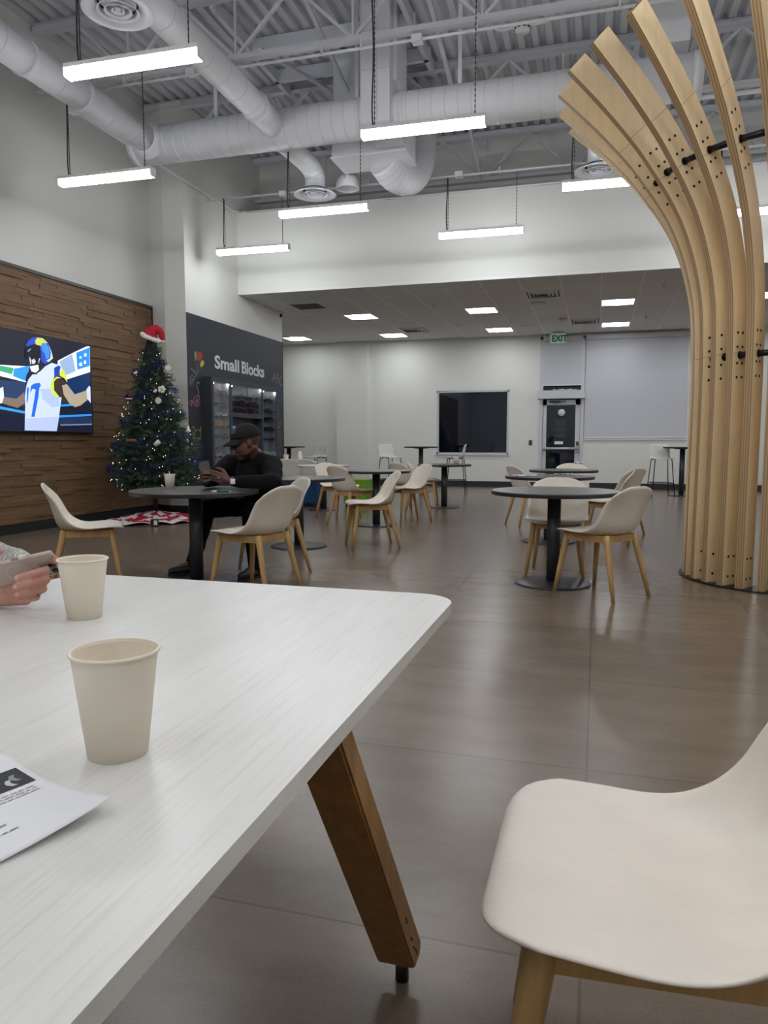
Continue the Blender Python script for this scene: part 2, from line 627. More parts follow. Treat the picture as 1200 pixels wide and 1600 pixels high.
# flat artwork outlines: (y, z) on the left wall
TV_ART = [
    ('1a1d2c', [(6.144,2.523),(8.681,2.43),(8.65,1.237),(6.058,1.244)]),
    ('243a5e', [(6.095,1.799),(7.459,1.848),(7.427,1.547),(6.083,1.625)]),
    ('16305c', [(8.181,1.935),(8.648,2.07),(8.65,1.68),(8.055,1.586),(8.049,1.73)]),
    ('e8f2ea', [(6.113,2.062),(7.069,2.01),(7.523,2.036),(7.471,1.839),(7.061,1.881),(6.104,1.922)]),
    ('3f9f78', [(6.111,2.038),(7.069,2.001),(7.276,1.993),(7.246,1.916),(7.065,1.936),(6.107,1.98)]),
    ('2f8fe8', [(7.276,1.984),(7.537,2.047),(7.472,1.849),(7.258,1.898)]),
    ('dfe8f4', [(8.03,2.157),(8.356,2.306),(8.601,2.409),(8.668,2.418),(8.656,2.071),(8.196,1.936),(8.022,2.024)]),
    ('93a9cf', [(8.059,2.15),(8.308,2.274),(8.365,2.055),(8.138,1.973)]),
    ('2a86dc', [(8.387,2.299),(8.663,2.404),(8.652,2.152),(8.398,2.079)]),
    ('dfeaf6', [(8.448,2.259),(8.488,2.268),(8.491,2.237),(8.449,2.227)]),
    ('dfeaf6', [(8.547,2.307),(8.593,2.317),(8.594,2.278),(8.548,2.266)]),
    ('dfeaf6', [(8.435,2.167),(8.491,2.186),(8.497,2.14),(8.44,2.126)]),
    ('dfeaf6', [(8.533,2.209),(8.577,2.221),(8.578,2.173),(8.532,2.165)]),
    ('2f9cf0', [(6.083,1.617),(7.039,1.529),(7.423,1.489),(7.422,1.46),(7.037,1.499),(6.081,1.592)]),
    ('2f9cf0', [(8.026,1.595),(8.269,1.618),(8.268,1.594),(8.025,1.572)]),
    ('2f8ce6', [(7.996,1.459),(8.651,1.5),(8.65,1.475),(7.994,1.428)]),
    ('223050', [(8.001,1.42),(8.654,1.462),(8.654,1.369),(7.996,1.343)]),
    ('6f80a8', [(8.026,1.343),(8.651,1.369),(8.649,1.35),(8.025,1.328)]),
    ('0f1630', [(6.074,1.484),(7.035,1.473),(7.407,1.44),(7.396,1.256),(6.058,1.244)]),
    ('7d6a62', [(7.045,1.622),(7.094,1.643),(7.291,1.631),(7.425,1.72),(7.423,1.585),(7.303,1.522),(7.222,1.538),(7.065,1.567)]),
    ('d6e4ee', [(6.979,1.71),(7.095,1.759),(7.1,1.644),(7.065,1.567),(6.97,1.563)]),
    ('3a2e2c', [(7.944,1.926),(8.077,1.947),(8.177,1.873),(8.279,1.776),(8.323,1.736),(8.208,1.625),(8.102,1.62),(8.032,1.688),(7.961,1.725)]),
    ('a89a86', [(8.086,1.845),(8.177,1.873),(8.323,1.747),(8.567,1.816),(8.61,1.71),(8.426,1.604),(8.314,1.578),(8.208,1.625),(8.109,1.734)]),
    ('c9d4e2', [(8.56,1.826),(8.62,1.884),(8.644,1.864),(8.64,1.647),(8.569,1.708)]),
    ('c3d0ee', [(7.47,1.82),(7.501,1.899),(7.571,1.954),(7.624,1.949),(7.709,1.995),(7.796,2.063),(7.912,2.119),(8.027,2.106),(7.964,2.019),(7.945,1.936),(7.898,1.882),(7.904,1.741),(8.017,1.687),(8.069,1.695),(8.002,1.43),(7.954,1.255),(7.402,1.256),(7.427,1.547),(7.428,1.663),(7.453,1.761)]),
    ('a9bbe0', [(7.696,1.777),(7.893,1.791),(7.904,1.741),(8.017,1.687),(8.025,1.575),(7.879,1.558),(7.716,1.66)]),
    ('aebde2', [(7.431,1.402),(7.987,1.44),(7.954,1.255),(7.402,1.256)]),
    ('c8d64a', [(7.899,1.892),(7.989,1.952),(8.077,1.947),(7.987,1.924),(7.939,1.885),(7.938,1.774),(8.032,1.693),(7.959,1.694),(7.89,1.75),(7.868,1.809)]),
    ('1e3fae', [(7.952,2.058),(8.042,2.102),(8.077,2.08),(8.052,2.027),(8.041,1.965),(7.948,1.941)]),
    ('c8d64a', [(8.052,2.027),(8.106,2.062),(8.142,2.035),(8.181,1.946),(8.186,1.894),(8.136,1.942),(8.049,1.97)]),
    ('1d63d8', [(7.535,1.8),(7.59,1.834),(7.686,1.851),(7.705,1.817),(7.675,1.786),(7.655,1.676),(7.572,1.426),(7.518,1.425),(7.578,1.632),(7.613,1.762),(7.559,1.768),(7.516,1.716)]),
    ('1d63d8', [(7.467,1.771),(7.501,1.783),(7.479,1.646),(7.463,1.597),(7.45,1.596),(7.462,1.684)]),
    ('171b2a', [(7.478,1.945),(7.534,1.994),(7.665,1.952),(7.798,2.103),(7.856,2.119),(7.91,2.084),(7.794,2.023),(7.665,1.952),(7.57,1.944),(7.5,1.88),(7.456,1.799),(7.455,1.886)]),
    ('e3e7ef', [(7.53,2.037),(7.672,2.07),(7.683,2.013),(7.625,1.968),(7.553,1.981)]),
    ('2746b8', [(7.479,2.281),(7.522,2.344),(7.598,2.392),(7.68,2.411),(7.803,2.4),(7.883,2.331),(7.927,2.236),(7.937,2.177),(7.87,2.125),(7.798,2.093),(7.73,2.116),(7.725,2.253),(7.62,2.318),(7.498,2.274)]),
    ('bccb52', [(7.636,2.359),(7.679,2.403),(7.762,2.409),(7.816,2.387),(7.856,2.357),(7.758,2.345),(7.735,2.308),(7.647,2.316)]),
    ('3f86f0', [(7.742,2.318),(7.814,2.357),(7.867,2.309),(7.884,2.231),(7.859,2.169),(7.816,2.154),(7.792,2.231),(7.752,2.256)]),
    ('c5d7a8', [(7.869,2.339),(7.92,2.246),(7.937,2.177),(7.856,2.124),(7.814,2.134),(7.887,2.172),(7.903,2.244)]),
    ('0e1120', [(7.478,2.262),(7.62,2.316),(7.714,2.31),(7.73,2.224),(7.717,2.134),(7.673,2.08),(7.564,2.05),(7.521,2.113),(7.458,2.154)]),
    ('7f8cb0', [(7.495,2.216),(7.55,2.256),(7.565,2.248),(7.514,2.207)]),
    ('aeb4c4', [(7.524,2.157),(7.549,2.135),(7.558,2.069),(7.54,2.057),(7.525,2.114)]),
    ('aeb4c4', [(7.691,2.151),(7.713,2.158),(7.688,2.101),(7.667,2.084)]),
    ('c2c6d2', [(7.561,2.117),(7.609,2.137),(7.634,2.106),(7.605,2.073),(7.571,2.07)]),
]
CHALK = [
    ('fill', '6a9c72', [(10.365,2.509),(10.418,2.539),(10.451,2.499),(10.438,2.428),(10.398,2.384),(10.37,2.411)], 0),
    ('fill', 'b8483e', [(10.455,2.499),(10.527,2.542),(10.599,2.515),(10.596,2.455),(10.544,2.399),(10.466,2.401),(10.444,2.438)], 0),
    ('fill', 'c6c83e', [(10.543,2.369),(10.614,2.421),(10.659,2.391),(10.64,2.338),(10.559,2.305),(10.537,2.338)], 0),
    ('line', '9a9a98', [(10.403,2.384),(10.419,2.297),(10.421,2.187)], 0.006),
    ('line', '9a9a98', [(10.485,2.388),(10.477,2.302),(10.421,2.187)], 0.006),
    ('line', '9a9a98', [(10.579,2.297),(10.518,2.261),(10.427,2.188),(10.411,2.137)], 0.006),
    ('line', 'b4b4b0', [(10.241,2.265),(10.314,2.232),(10.399,2.195)], 0.012),
    ('line', '8a8a88', [(10.205,2.11),(10.282,2.146),(10.347,2.122),(10.325,2.06),(10.239,2.024),(10.213,2.071),(10.281,2.116),(10.314,2.02),(10.341,1.992)], 0.01),
    ('line', '8a8a88', [(10.407,2.176),(10.356,2.102),(10.278,2.057),(10.2,1.992)], 0.01),
    ('line', '8a8a88', [(10.238,2.014),(10.293,1.969)], 0.009),
    ('line', '8a8a88', [(10.263,2.134),(10.231,2.053),(10.327,2.1)], 0.009),
    ('line', 'c8b6c6', [(10.498,2.029),(10.48,2.062),(10.44,2.049),(10.419,2.008),(10.436,1.959),(10.463,1.911),(10.483,1.832)], 0.012),
    ('line', 'c87aa0', [(10.483,1.832),(10.401,1.842),(10.332,1.803),(10.301,1.742),(10.337,1.694),(10.413,1.677),(10.477,1.711),(10.496,1.772),(10.479,1.831)], 0.012),
    ('line', 'c87aa0', [(10.458,1.81),(10.379,1.766),(10.457,1.78),(10.357,1.725),(10.455,1.74),(10.395,1.696),(10.349,1.744),(10.428,1.798)], 0.009),
    ('line', 'c87aa0', [(10.31,1.742),(10.226,1.757),(10.205,1.707),(10.26,1.68),(10.244,1.739),(10.309,1.722)], 0.012),
    ('line', '55555a', [(10.382,1.636),(10.358,1.525),(10.315,1.434)], 0.005),
    ('line', '55555a', [(10.436,1.548),(10.442,1.457),(10.47,1.433)], 0.005),
    ('line', 'b8b43c', [(10.272,1.323),(10.264,1.353),(10.311,1.343),(10.337,1.294),(10.315,1.233),(10.287,1.243)], 0.011),
    ('line', 'b8b43c', [(10.337,1.294),(10.435,1.31),(10.483,1.296),(10.516,1.358),(10.53,1.317),(10.493,1.286),(10.506,1.225),(10.459,1.184),(10.351,1.173),(10.285,1.203),(10.25,1.273)], 0.011),
    ('line', 'b8b43c', [(10.285,1.198),(10.264,1.153),(10.311,1.148),(10.332,1.178)], 0.011),
    ('line', 'b8b43c', [(10.439,1.179),(10.447,1.154),(10.487,1.164),(10.479,1.205)], 0.011),
    ('line', '6d7480', [(10.309,1.103),(10.378,1.133),(10.455,1.103),(10.502,1.062)], 0.012),
    ('line', '6d7480', [(10.26,1.063),(10.385,1.078),(10.562,1.051),(10.55,1.021)], 0.012),
    ('line', '6d7480', [(10.286,1.023),(10.511,1.031)], 0.012),
    ('line', '6a7890', [(10.375,0.86),(10.43,0.981),(10.484,0.878)], 0.01),
    ('line', '6a7890', [(10.397,0.91),(10.466,0.914)], 0.01),
    ('line', '7a8088', [(10.529,1.0),(10.53,0.877)], 0.012),
    ('line', 'a8a8a4', [(13.24,2.289),(13.334,2.451),(13.344,2.309)], 0.01),
    ('line', 'a8a8a4', [(13.272,2.353),(13.352,2.372)], 0.008),
    ('line', 'a8a8a4', [(13.418,2.284),(13.445,2.442),(13.514,2.429),(13.497,2.384),(13.442,2.367),(13.526,2.349),(13.509,2.279),(13.418,2.284)], 0.01),
    ('line', 'a8a8a4', [(13.707,2.401),(13.651,2.409),(13.594,2.354),(13.6,2.279),(13.661,2.24),(13.714,2.256)], 0.012),
    ('line', '3f6ea8', [(13.556,2.15),(13.522,2.048),(13.608,2.028),(13.556,2.15)], 0.01),
    ('line', '3f6ea8', [(13.514,1.984),(13.638,2.017),(13.668,1.968),(13.528,1.935),(13.499,1.984)], 0.014),
    ('line', '3f6ea8', [(13.543,1.936),(13.65,1.903),(13.633,1.839),(13.509,1.814),(13.494,1.833)], 0.012),
    ('line', '3f6ea8', [(13.608,2.028),(13.665,2.069)], 0.01),
    ('line', '7f8a70', [(13.499,1.694),(13.58,1.66),(13.64,1.598),(13.622,1.509)], 0.01),
    ('line', 'a8785a', [(13.622,1.509),(13.573,1.431),(13.495,1.404),(13.497,1.467),(13.607,1.521)], 0.014),
    ('line', '8a7a74', [(13.508,1.316),(13.585,1.33),(13.63,1.279),(13.551,1.24),(13.506,1.278)], 0.01),
    ('line', '8a5a52', [(13.52,1.215),(13.644,1.222),(13.549,1.164),(13.658,1.164),(13.532,1.113),(13.639,1.087),(13.56,1.024),(13.669,1.036)], 0.01),
    ('line', '3a6a90', [(13.436,0.999),(13.528,1.011),(13.495,0.935),(13.557,0.934),(13.544,1.011)], 0.016),
    ('line', '8a8a88', [(13.541,0.935),(13.6,0.831)], 0.008),
]
# ------------------------------------------------------------------ room shell
XL, XR, YB, YF = -6.80, 8.0, 18.347, -4.0
ZC, ZD = 3.69, 6.2
YS = 11.9            # soffit face

def box_struct(name, boxes, m):
    b = MB()
    for lo, hi in boxes:
        b.box([(lo[i] + hi[i]) / 2 for i in range(3)], [hi[i] - lo[i] for i in range(3)])
    return struct(b.build(name, m))

box_struct('floor', [((-10.5, YF - 0.2, -0.15), (XR + 0.2, YB + 0.2, 0))], M['floor'])
box_struct('wall_left', [((XL - 0.2, YF, 0), (XL, 10.3, ZD))], M['wall'])
b = MB()
b.prism([(-7.0, 10.3), (XL, 10.3), (-6.46, 10.155), (-6.1, 10.155), (-6.1, 13.754), (-6.3, 13.754), (-6.3, 10.55), (-7.0, 10.55)],
        ((0, 0, 0), (1, 0, 0), (0, 1, 0), (0, 0, 1)), 0, ZD, 0)
struct(b.build('wall_alcove', M['wall']))
box_struct('wall_alcove_side', [((-10.2, 13.56, 0), (-6.3, 13.754, ZC)), ((-10.4, 13.56, 0), (-10.2, YB + 0.2, ZC))], M['wall'])
box_struct('wall_soffit', [((-6.1, YS, ZC + 0.04), (XR, 12.85, 5.08))], M['soffit'])
box_struct('trim_soffit', [((-6.1, YS + 0.002, ZC - 0.012), (XR, YS + 0.03, ZC + 0.04))], M['white'])
box_struct('wall_clerestory', [((-6.1, 12.85, 5.08), (XR, 13.0, ZD))], M['soffit'])
box_struct('ceiling_lower', [((-10.4, YS + 0.03, ZC), (XR, YB + 0.2, ZC + 0.038))], M['tile'])
box_struct('wall_right', [((XR, YF, 0), (XR + 0.2, YB + 0.2, ZD))], M['wall'])
box_struct('wall_front', [((XL, YF - 0.2, 0), (XR, YF, ZD))], M['wall'])
# back wall with its window and door openings
WX0, WX1, WZ0, WZ1 = -3.925, -2.105, 0.81, 2.40
DX0, DX1, DZ1 = -1.375, -0.33, 3.63
y0, y1 = YB, YB + 0.2
box_struct('wall_back', [((-10.4, y0, 0), (WX0, y1, ZC)), ((WX0, y0, 0), (WX1, y1, WZ0)), ((WX0, y0, WZ1), (WX1, y1, ZC)),
                         ((WX1, y0, 0), (DX0, y1, ZC)), ((DX0, y0, DZ1), (DX1, y1, ZC)), ((DX1, y0, 0), (XR, y1, ZC))], M['wall'])
box_struct('wall_back_pilaster', [((-6.56, YB - 0.16, 0), (-5.70, YB, ZC))], M['wall'])
bb = 0.12
box_struct('baseboard_left', [((XL, YF, 0), (XL + 0.012, 10.29, bb))], M['base'])
b = MB()
b.prism([(XL + 0.0, 10.29), (-6.462, 10.143), (-6.088, 10.143), (-6.088, 10.6), (-6.1, 10.6), (-6.1, 10.155), (-6.46, 10.155), (XL, 10.3)],
        ((0, 0, 0), (1, 0, 0), (0, 1, 0), (0, 0, 1)), 0, bb)
b.box((-6.094, 13.45, bb / 2), (0.012, 0.6, bb))
struct(b.build('baseboard_alcove', M['base']))
box_struct('baseboard_back', [((-10.2, YB - 0.012, 0), (-6.56, YB, 0.14)), ((-6.57, YB - 0.172, 0), (-5.69, YB - 0.16, 0.14)),
                              ((-5.70, YB - 0.012, 0), (DX0, YB, 0.14)), ((DX1, YB - 0.012, 0), (XR, YB, 0.14))], M['base'])
box_struct('baseboard_right', [((XR - 0.012, YF, 0), (XR, YB, 0.14))], M['base'])
# roof deck: trapezoid flutes running along y
b = MB()
pitch = 0.178
x = XL
prof = []
while x < XR:
    for dx, dz in ((0, 0), (0.075, 0), (0.098, 0.062), (0.155, 0.062)):
        prof.append((x + dx, ZD + dz))
    x += pitch
prof.append((XR, ZD))
b.grid([[(px_, YF, pz) for px_, pz in prof], [(px_, 12.85, pz) for px_, pz in prof]], smooth=False)
struct(b.build('ceiling_deck', M['deck'], recalc=False))
box_struct('ceiling_roof', [((XL - 0.2, YF - 0.2, ZD + 0.07), (XR + 0.2, 13.0, ZD + 0.2))], M['deck'])

# window in the back wall
b = MB()
for lo, hi in (((WX0, WZ0), (WX1, WZ0 + 0.045)), ((WX0, WZ1 - 0.045), (WX1, WZ1)), ((WX0, WZ0), (WX0 + 0.05, WZ1)), ((WX1 - 0.05, WZ0), (WX1, WZ1))):
    b.box(((lo[0] + hi[0]) / 2, YB + 0.06, (lo[1] + hi[1]) / 2), (hi[0] - lo[0], 0.1, hi[1] - lo[1]))
b.box(((WX0 + WX1) / 2, YB - 0.012, WZ0 - 0.012), (WX1 - WX0 + 0.06, 0.05, 0.024))
w = struct(b.build('window_1', M['frame_al']))
MB().box(((WX0 + WX1) / 2, YB + 0.085, (WZ0 + WZ1) / 2), (WX1 - WX0 - 0.08, 0.012, WZ1 - WZ0 - 0.08)).build('glass_pane', M['glass'], w)
# night outside
box_struct('exterior_ground', [((-14, YB + 0.25, -0.2), (10, YB + 20, -0.1))], M['black'])

# entrance door in the back wall
b = MB()
for lo, hi in (((DX0, 0), (DX0 + 0.085, DZ1)), ((DX1 - 0.075, 0), (DX1, DZ1)), ((DX0, DZ1 - 0.06), (DX1, DZ1))):
    b.box(((lo[0] + hi[0]) / 2, YB + 0.04, (lo[1] + hi[1]) / 2), (hi[0] - lo[0], 0.14, hi[1] - lo[1]))
d = struct(b.build('door_1', M['frame_al']))
b = MB()
lx0, lx1, lz1 = DX0 + 0.09, DX1 - 0.08, 2.13
for lo, hi in (((lx0, 0.02), (lx0 + 0.085, lz1)), ((lx1 - 0.11, 0.02), (lx1, lz1)), ((lx0, lz1 - 0.12), (lx1, lz1)), ((lx0, 0.02), (lx1, 0.24))):
    b.box(((lo[0] + hi[0]) / 2, YB + 0.03, (lo[1] + hi[1]) / 2), (hi[0] - lo[0], 0.045, hi[1] - lo[1]))
leaf = b.build('door_leaf', M['frame_al'], d)
MB().box(((lx0 + lx1) / 2 - 0.01, YB + 0.04, 1.12), (lx1 - lx0 - 0.16, 0.01, 1.86)).build('glass_pane', M['glass'], leaf)
b = MB()
b.tube([(lx0 + 0.02, YB - 0.05, 0.96), (lx1 - 0.02, YB - 0.05, 0.96)], 0.032, 10)
b.box((lx0 + 0.05, YB - 0.02, 0.96), (0.08, 0.06, 0.08)).box((lx1 - 0.05, YB - 0.02, 0.96), (0.06, 0.06, 0.14))
b.build('push_bar', M['chrome'], leaf)
b = MB()
b.box((lx1 - 0.05, YB - 0.005, 1.0), (0.05, 0.03, 0.26), bev=0.01).ball((lx1 - 0.05, YB - 0.03, 1.06), 0.025)
b.build('door_lock', M['cable'], leaf)
b = MB()
b.lathe([(0.0, 0), (0.085, 0), (0.085, 0.003), (0, 0.003)], 24, ((lx0 + lx1) / 2 - 0.0, YB + 0.03, 1.83), M=Matrix.Rotation(R(90), 4, 'X'))
b.box(((lx0 + lx1) / 2 - 0.05, YB + 0.032, 1.1), (0.2, 0.003, 0.07), bev=0.02)
b.build('door_sticker', M['white'], leaf)
b = MB()
for k in range(11):
    b.box(((lx0 + lx1) / 2 - 0.02 + 0.01 * ((k * 7) % 3), YB + 0.033, 1.66 - k * 0.042), (0.24 if k % 3 else 0.36, 0.002, 0.012))
b.build('door_lettering', mat('faint_lettering', (70, 74, 82), 0.6), leaf)
b = MB()
b.box(((lx0 + lx1) / 2 - 0.15, YB - 0.02, lz1 - 0.04), (0.26, 0.05, 0.05)).bar(((lx0 + lx1) / 2 - 0.2, YB - 0.06, lz1 - 0.06), ((lx0 + lx1) / 2 + 0.1, YB - 0.12, lz1 - 0.03), 0.02)
b.build('door_closer', M['cable'], leaf)
b = MB()
b.box(((DX0 + DX1) / 2, YB - 0.06, 2.255), (DX1 - DX0 + 0.08, 0.16, 0.2), bev=0.008)
op = b.build('door_header_box', M['frame_al'], d)
b = MB()
b.box(((DX0 + DX1) / 2, YB + 0.05, 2.40), (DX1 - DX0 - 0.16, 0.02, 0.09))
b.build('transom_slot', M['black'], d)
# crumpled paper on the header box
b = MB()
P = []
for i in range(9):
    row = []
    for j in range(4):
        row.append(((DX0 + DX1) / 2 - 0.2 + i * 0.068, YB - 0.12 + j * 0.04, 2.362 + 0.018 * math.sin(i * 2.1 + j) + 0.014 * (j % 2)))
    P.append(row)
b.grid(P)
o = b.build('paper_sheet', M['white'])
so = o.modifiers.new('s', 'SOLIDIFY'); so.thickness = 0.003
tag(o, 'rumpled white paper lying on top of the box above the glass door', 'paper')

def shade(name, x0, x1, z0, z1, label, pull=True):
    t = thing(name, label, 'window shade', ((x0 + x1) / 2, YB - 0.03, z0))
    w_, h_ = x1 - x0, z1 - z0
    MB().box((0, 0, h_ / 2), (w_, 0.006, h_)).build('fabric', M['shade'], t)
    MB().box((0, -0.004, 0.012), (w_, 0.022, 0.028), bev=0.006).build('bottom_rail', M['white'], t)
    MB().box((0, -0.01, h_ + 0.06), (w_ + 0.01, 0.075, 0.12), bev=0.01).build('cassette', M['frame_al'], t)
    return t
shade('roller_shade', DX0 + 0.07, DX1 - 0.06, 2.47, 3.52, 'narrow pale grey roller shade drawn down above the glass door')
shade('roller_shade', -0.305, 1.95, 1.21, 3.53, 'wide pale grey roller shade right of the door, drawn down to the sill')
box_struct('trim_sill', [((-0.33, YB - 0.035, 1.165), (2.0, YB, 1.20))], M['white'])

# switch plate
t = thing('wall_switch', 'small brown switch plate between the dark window and the door', 'switch', (-1.57, YB, 1.10))
MB().box((0, -0.006, 0), (0.085, 0.012, 0.13), bev=0.004).build('plate', mat('switch_brown', (92, 84, 74), 0.5), t)
MB().box((0, -0.016, 0), (0.03, 0.01, 0.06), bev=0.003).build('rocker', M['black'], t)

# ------------------------------------------------------------------ wood wall
PW = thing('wood_wall_panel', 'wall panel of stacked brown wooden strips behind the television', 'wall panel', (XL, 4.0, 0))
b = MB()
z = 0.125
rnd = random.Random(3)
while z < 3.19:
    hrow = rnd.choice((0.042, 0.05, 0.058, 0.046))
    y = -4.0 + rnd.uniform(-0.4, 0)
    while y < 6.27:
        L = rnd.uniform(0.18, 0.75)
        ya, yb = max(y, -4.0), min(y + L, 6.27)
        if yb - ya > 0.02 and ya > 0.4:
            dp = rnd.uniform(0.012, 0.034)
            b.box((dp / 2, (ya + yb) / 2, z + hrow / 2), (dp, yb - ya - 0.001, hrow - 0.001))
        elif yb - ya > 0.02:
            b.box((0.01, (ya + yb) / 2, z + hrow / 2), (0.02, yb - ya, hrow))
        y += L
    z += hrow
strip_m = vary_by_island(mat('stacked_wood', (126, 98, 71), 0.6, var=0.24, vscale=(20, 2.0, 26), bump=0.05, bscale=60), 0.14)
b.build('strip_cladding', strip_m, PW)
b = MB()
b.box((0.022, 1.15, 3.215), (0.044, 10.3, 0.04)).box((0.022, 6.285, 1.66), (0.044, 0.03, 3.08))
b.build('edge_trim', mat('dark_bronze_trim', (62, 58, 54), 0.4), PW)

# ------------------------------------------------------------------ roof joists
def joist(Y, x0, x1, label, xa, detail=True):
    """open-web joist along x; xa = one upper panel point"""
    t = thing('roof_joist', label, 'joist', (0, Y, 0), group='white open web roof joists')
    zt, zb = 6.185, 5.42
    b = MB()
    for s in (-1, 1):
        b.box(((x0 + x1) / 2, s * 0.026, zt - 0.045), (x1 - x0, 0.006, 0.085))
    b.box(((x0 + x1) / 2, 0, zt - 0.003), (x1 - x0, 0.13, 0.008)).box(((x0 + x1) / 2, 0, zt - 0.086), (x1 - x0, 0.11, 0.008))
    b.build('top_chord', M['deck'], t)
    b = MB()
    b.box(((x0 + x1) / 2, 0, zb), (x1 - x0, 0.10, 0.012)).box(((x0 + x1) / 2, 0.024, zb + 0.03), (x1 - x0, 0.008, 0.06)).box(((x0 + x1) / 2, -0.024, zb + 0.03), (x1 - x0, 0.008, 0.06))
    b.build('bottom_chord', M['deck'], t)
    P = 1.40
    k0 = math.floor((x0 - xa) / P)
    x = xa + k0 * P
    while x < x1:
        for xa_, za, xb_, zb_ in ((x, zt - 0.07, x + P / 2, zb + 0.03), (x + P, zt - 0.07, x + P / 2, zb + 0.03)):
            if min(xa_, xb_) >= x0 - 0.01 and max(xa_, xb_) <= x1 + 0.01:
                MB().bar((xa_, 0, za), (xb_, 0, zb_), 0.034).build('web_diagonal', M['deck'], t)
        if x0 < x + P / 2 < x1:
            MB().bar((x + P / 2, 0, zt - 0.06), (x + P / 2, 0, zb + 0.03), 0.024).build('web_post', M['deck'], t)
        x += P
    return t
joist(7.95, XL + 0.02, 7.9, 'nearest white open web roof joist, crossing above the round trunk duct branches', -3.35)
joist(10.2, XL + 0.02, 7.9, 'middle white open web roof joist, right behind the big cross duct', -1.25)
joist(12.57, -6.08, 7.9, 'farthest white open web roof joist, against the wall over the soffit', -2.60)

def conduit(pts, boxes, label, r=0.016, clamps=()):
    t = thing('conduit', label, 'conduit', pts[0], group='painted electrical conduits')
    o = Vector(pts[0])
    MB().tube([Vector(p) - o for p in pts], r, 8).build('pipe', M['duct'], t)
    for c in boxes:
        b = MB()
        b.box(Vector(c) - o, (0.115, 0.115, 0.07), bev=0.005)
        b.build('junction_box', M['duct'], t)
    if clamps:
        b = MB()
        for c in clamps:
            b.box(Vector(c) - o, (0.02, 0.05, 0.09))
        b.build('pipe_clamp', M['deck'], t)
    return t
conduit([(-6.5, 7.93, 5.335), (1.6, 7.93, 5.335)], [(-1.93, 7.93, 5.335), (-4.6, 7.93, 5.36)], 'conduit strapped under the nearest joist, with a box right of the square trunk',
        clamps=[(x, 7.93, 5.37) for x in (-5.5, -3.0, -2.55, -1.3, 0.1)])
conduit([(-6.5, 10.18, 5.335), (6, 10.18, 5.335)], [], 'conduit running under the middle joist just below the cross duct', 0.03, clamps=[(x, 10.18, 5.37) for x in (-5, -3.9, -1.3, 0.4)])
conduit([(-5.95, 10.6, 4.86), (6, 10.66, 4.86)], [(-4.65, 10.61, 4.85), (-1.97, 10.62, 4.87)], 'conduit with two boxes in front of the soffit ledge', 0.016, clamps=[(x, 10.62, 4.88) for x in (-3.3, -1.4, -0.4)])
conduit([(-5.9, 11.86, 5.05), (6, 11.86, 5.05)], [], 'long conduit fixed along the top edge of the white soffit wall', 0.018)
conduit([(-6.05, 7.6, 5.02), (-6.05, 11.6, 5.02), (-5.95, 11.75, 5.02)], [(-6.05, 7.7, 5.02)], 'thin conduit sloping along the left wall towards the corner over the chalkboard', 0.016)
conduit([(-6.74, 2.0, 5.3), (-6.74, 6.6, 5.3), (-6.6, 6.9, 5.3)], [], 'conduit on the left wall tucked behind the long left duct', 0.02)
conduit([(-5.3, 10.9, 5.95), (-5.3, 10.9, 5.72), (-5.2, 10.9, 5.66), (-1.6, 10.9, 5.66)], [], 'pipe with an upturned end hanging behind the small slanted duct', 0.022)

# bridging bars between the joists
for i, (xb, z0_, z1_, lab) in enumerate(((-4.35, 6.05, 6.05, 'straight bridging bar left of the square trunk duct'), (-3.75, 5.5, 6.05, 'sloping bridging bar next to the opening in the roof deck'),
                                  (-3.25, 6.05, 5.5, 'sloping bridging bar just left of the square trunk duct'), (-1.9, 6.05, 5.5, 'sloping bridging bar right of the square trunk duct'),
                                  (0.75, 6.0, 5.5, 'sloping bridging bar seen behind the wooden fins'))):
    o = MB().bar((0, 0, z0_), (0, 2.25, z1_), 0.05, 0.035).build('bridging_bar', M['deck'], loc=(xb, 7.95, 0))
    tag(o, lab, 'bridging bar', 'bridging bars between joists')
for i, (xb, z0_, z1_, lab) in enumerate(((-1.95, 6.1, 5.42, 'thin sloping brace above the right end of the middle pendant lamp'), (-4.6, 6.1, 5.42, 'thin sloping brace in the corner over the chalkboard'))):
    o = MB().bar((0, 0, z0_), (0, 2.3, z1_), 0.035, 0.03).build('bridging_bar', M['deck'], loc=(xb, 10.25, 0))
    tag(o, lab, 'bridging bar', 'bridging bars between joists')
# steel frame round the roof opening
b = MB()
for p0, p1 in (((-4.4, 8.95), (-2.2, 8.95)), ((-4.4, 9.75), (-2.2, 9.75)), ((-2.25, 8.0), (-2.25, 10.15)), ((-4.35, 8.0), (-4.35, 10.15))):
    b.bar((p0[0], p0[1], 6.1), (p1[0], p1[1], 6.1), 0.06, 0.16)
tag(b.build('roof_opening_frame', M['deck']), 'steel channel frame round the roof opening for the trunk duct', 'steel frame')

# ------------------------------------------------------------------ ductwork
def seams(b, p0, p1, r, step, m=1):
    p0, p1 = Vector(p0), Vector(p1)
    L = (p1 - p0).length
    d = (p1 - p0) / L
    k = step * 0.5
    while k < L:
        b.tube([p0 + d * (k - 0.006), p0 + d * (k - 0.002), p0 + d * (k + 0.002), p0 + d * (k + 0.006)], [r, r + 0.0012, r + 0.0012, r], 40, m, cap=False)
        k += step
DM = [M['duct'], M['seamline']]
def round_duct(name, label, p0, p1, r, step, collars=()):
    b = MB()
    b.tube([p0, p1], r, 40, 0)
    seams(b, p0, p1, r, step)
    t = b.build(name, DM)
    tag(t, label, 'duct')
    d = (Vector(p1) - Vector(p0)).normalized()
    for f in collars:
        c = Vector(p0).lerp(Vector(p1), f)
        MB().tube([c - d * 0.03, c - d * 0.028, c + d * 0.028, c + d * 0.03], [r, r + 0.014, r + 0.014, r], 40, 0, cap=False).build('collar', M['duct'], t)
    return t
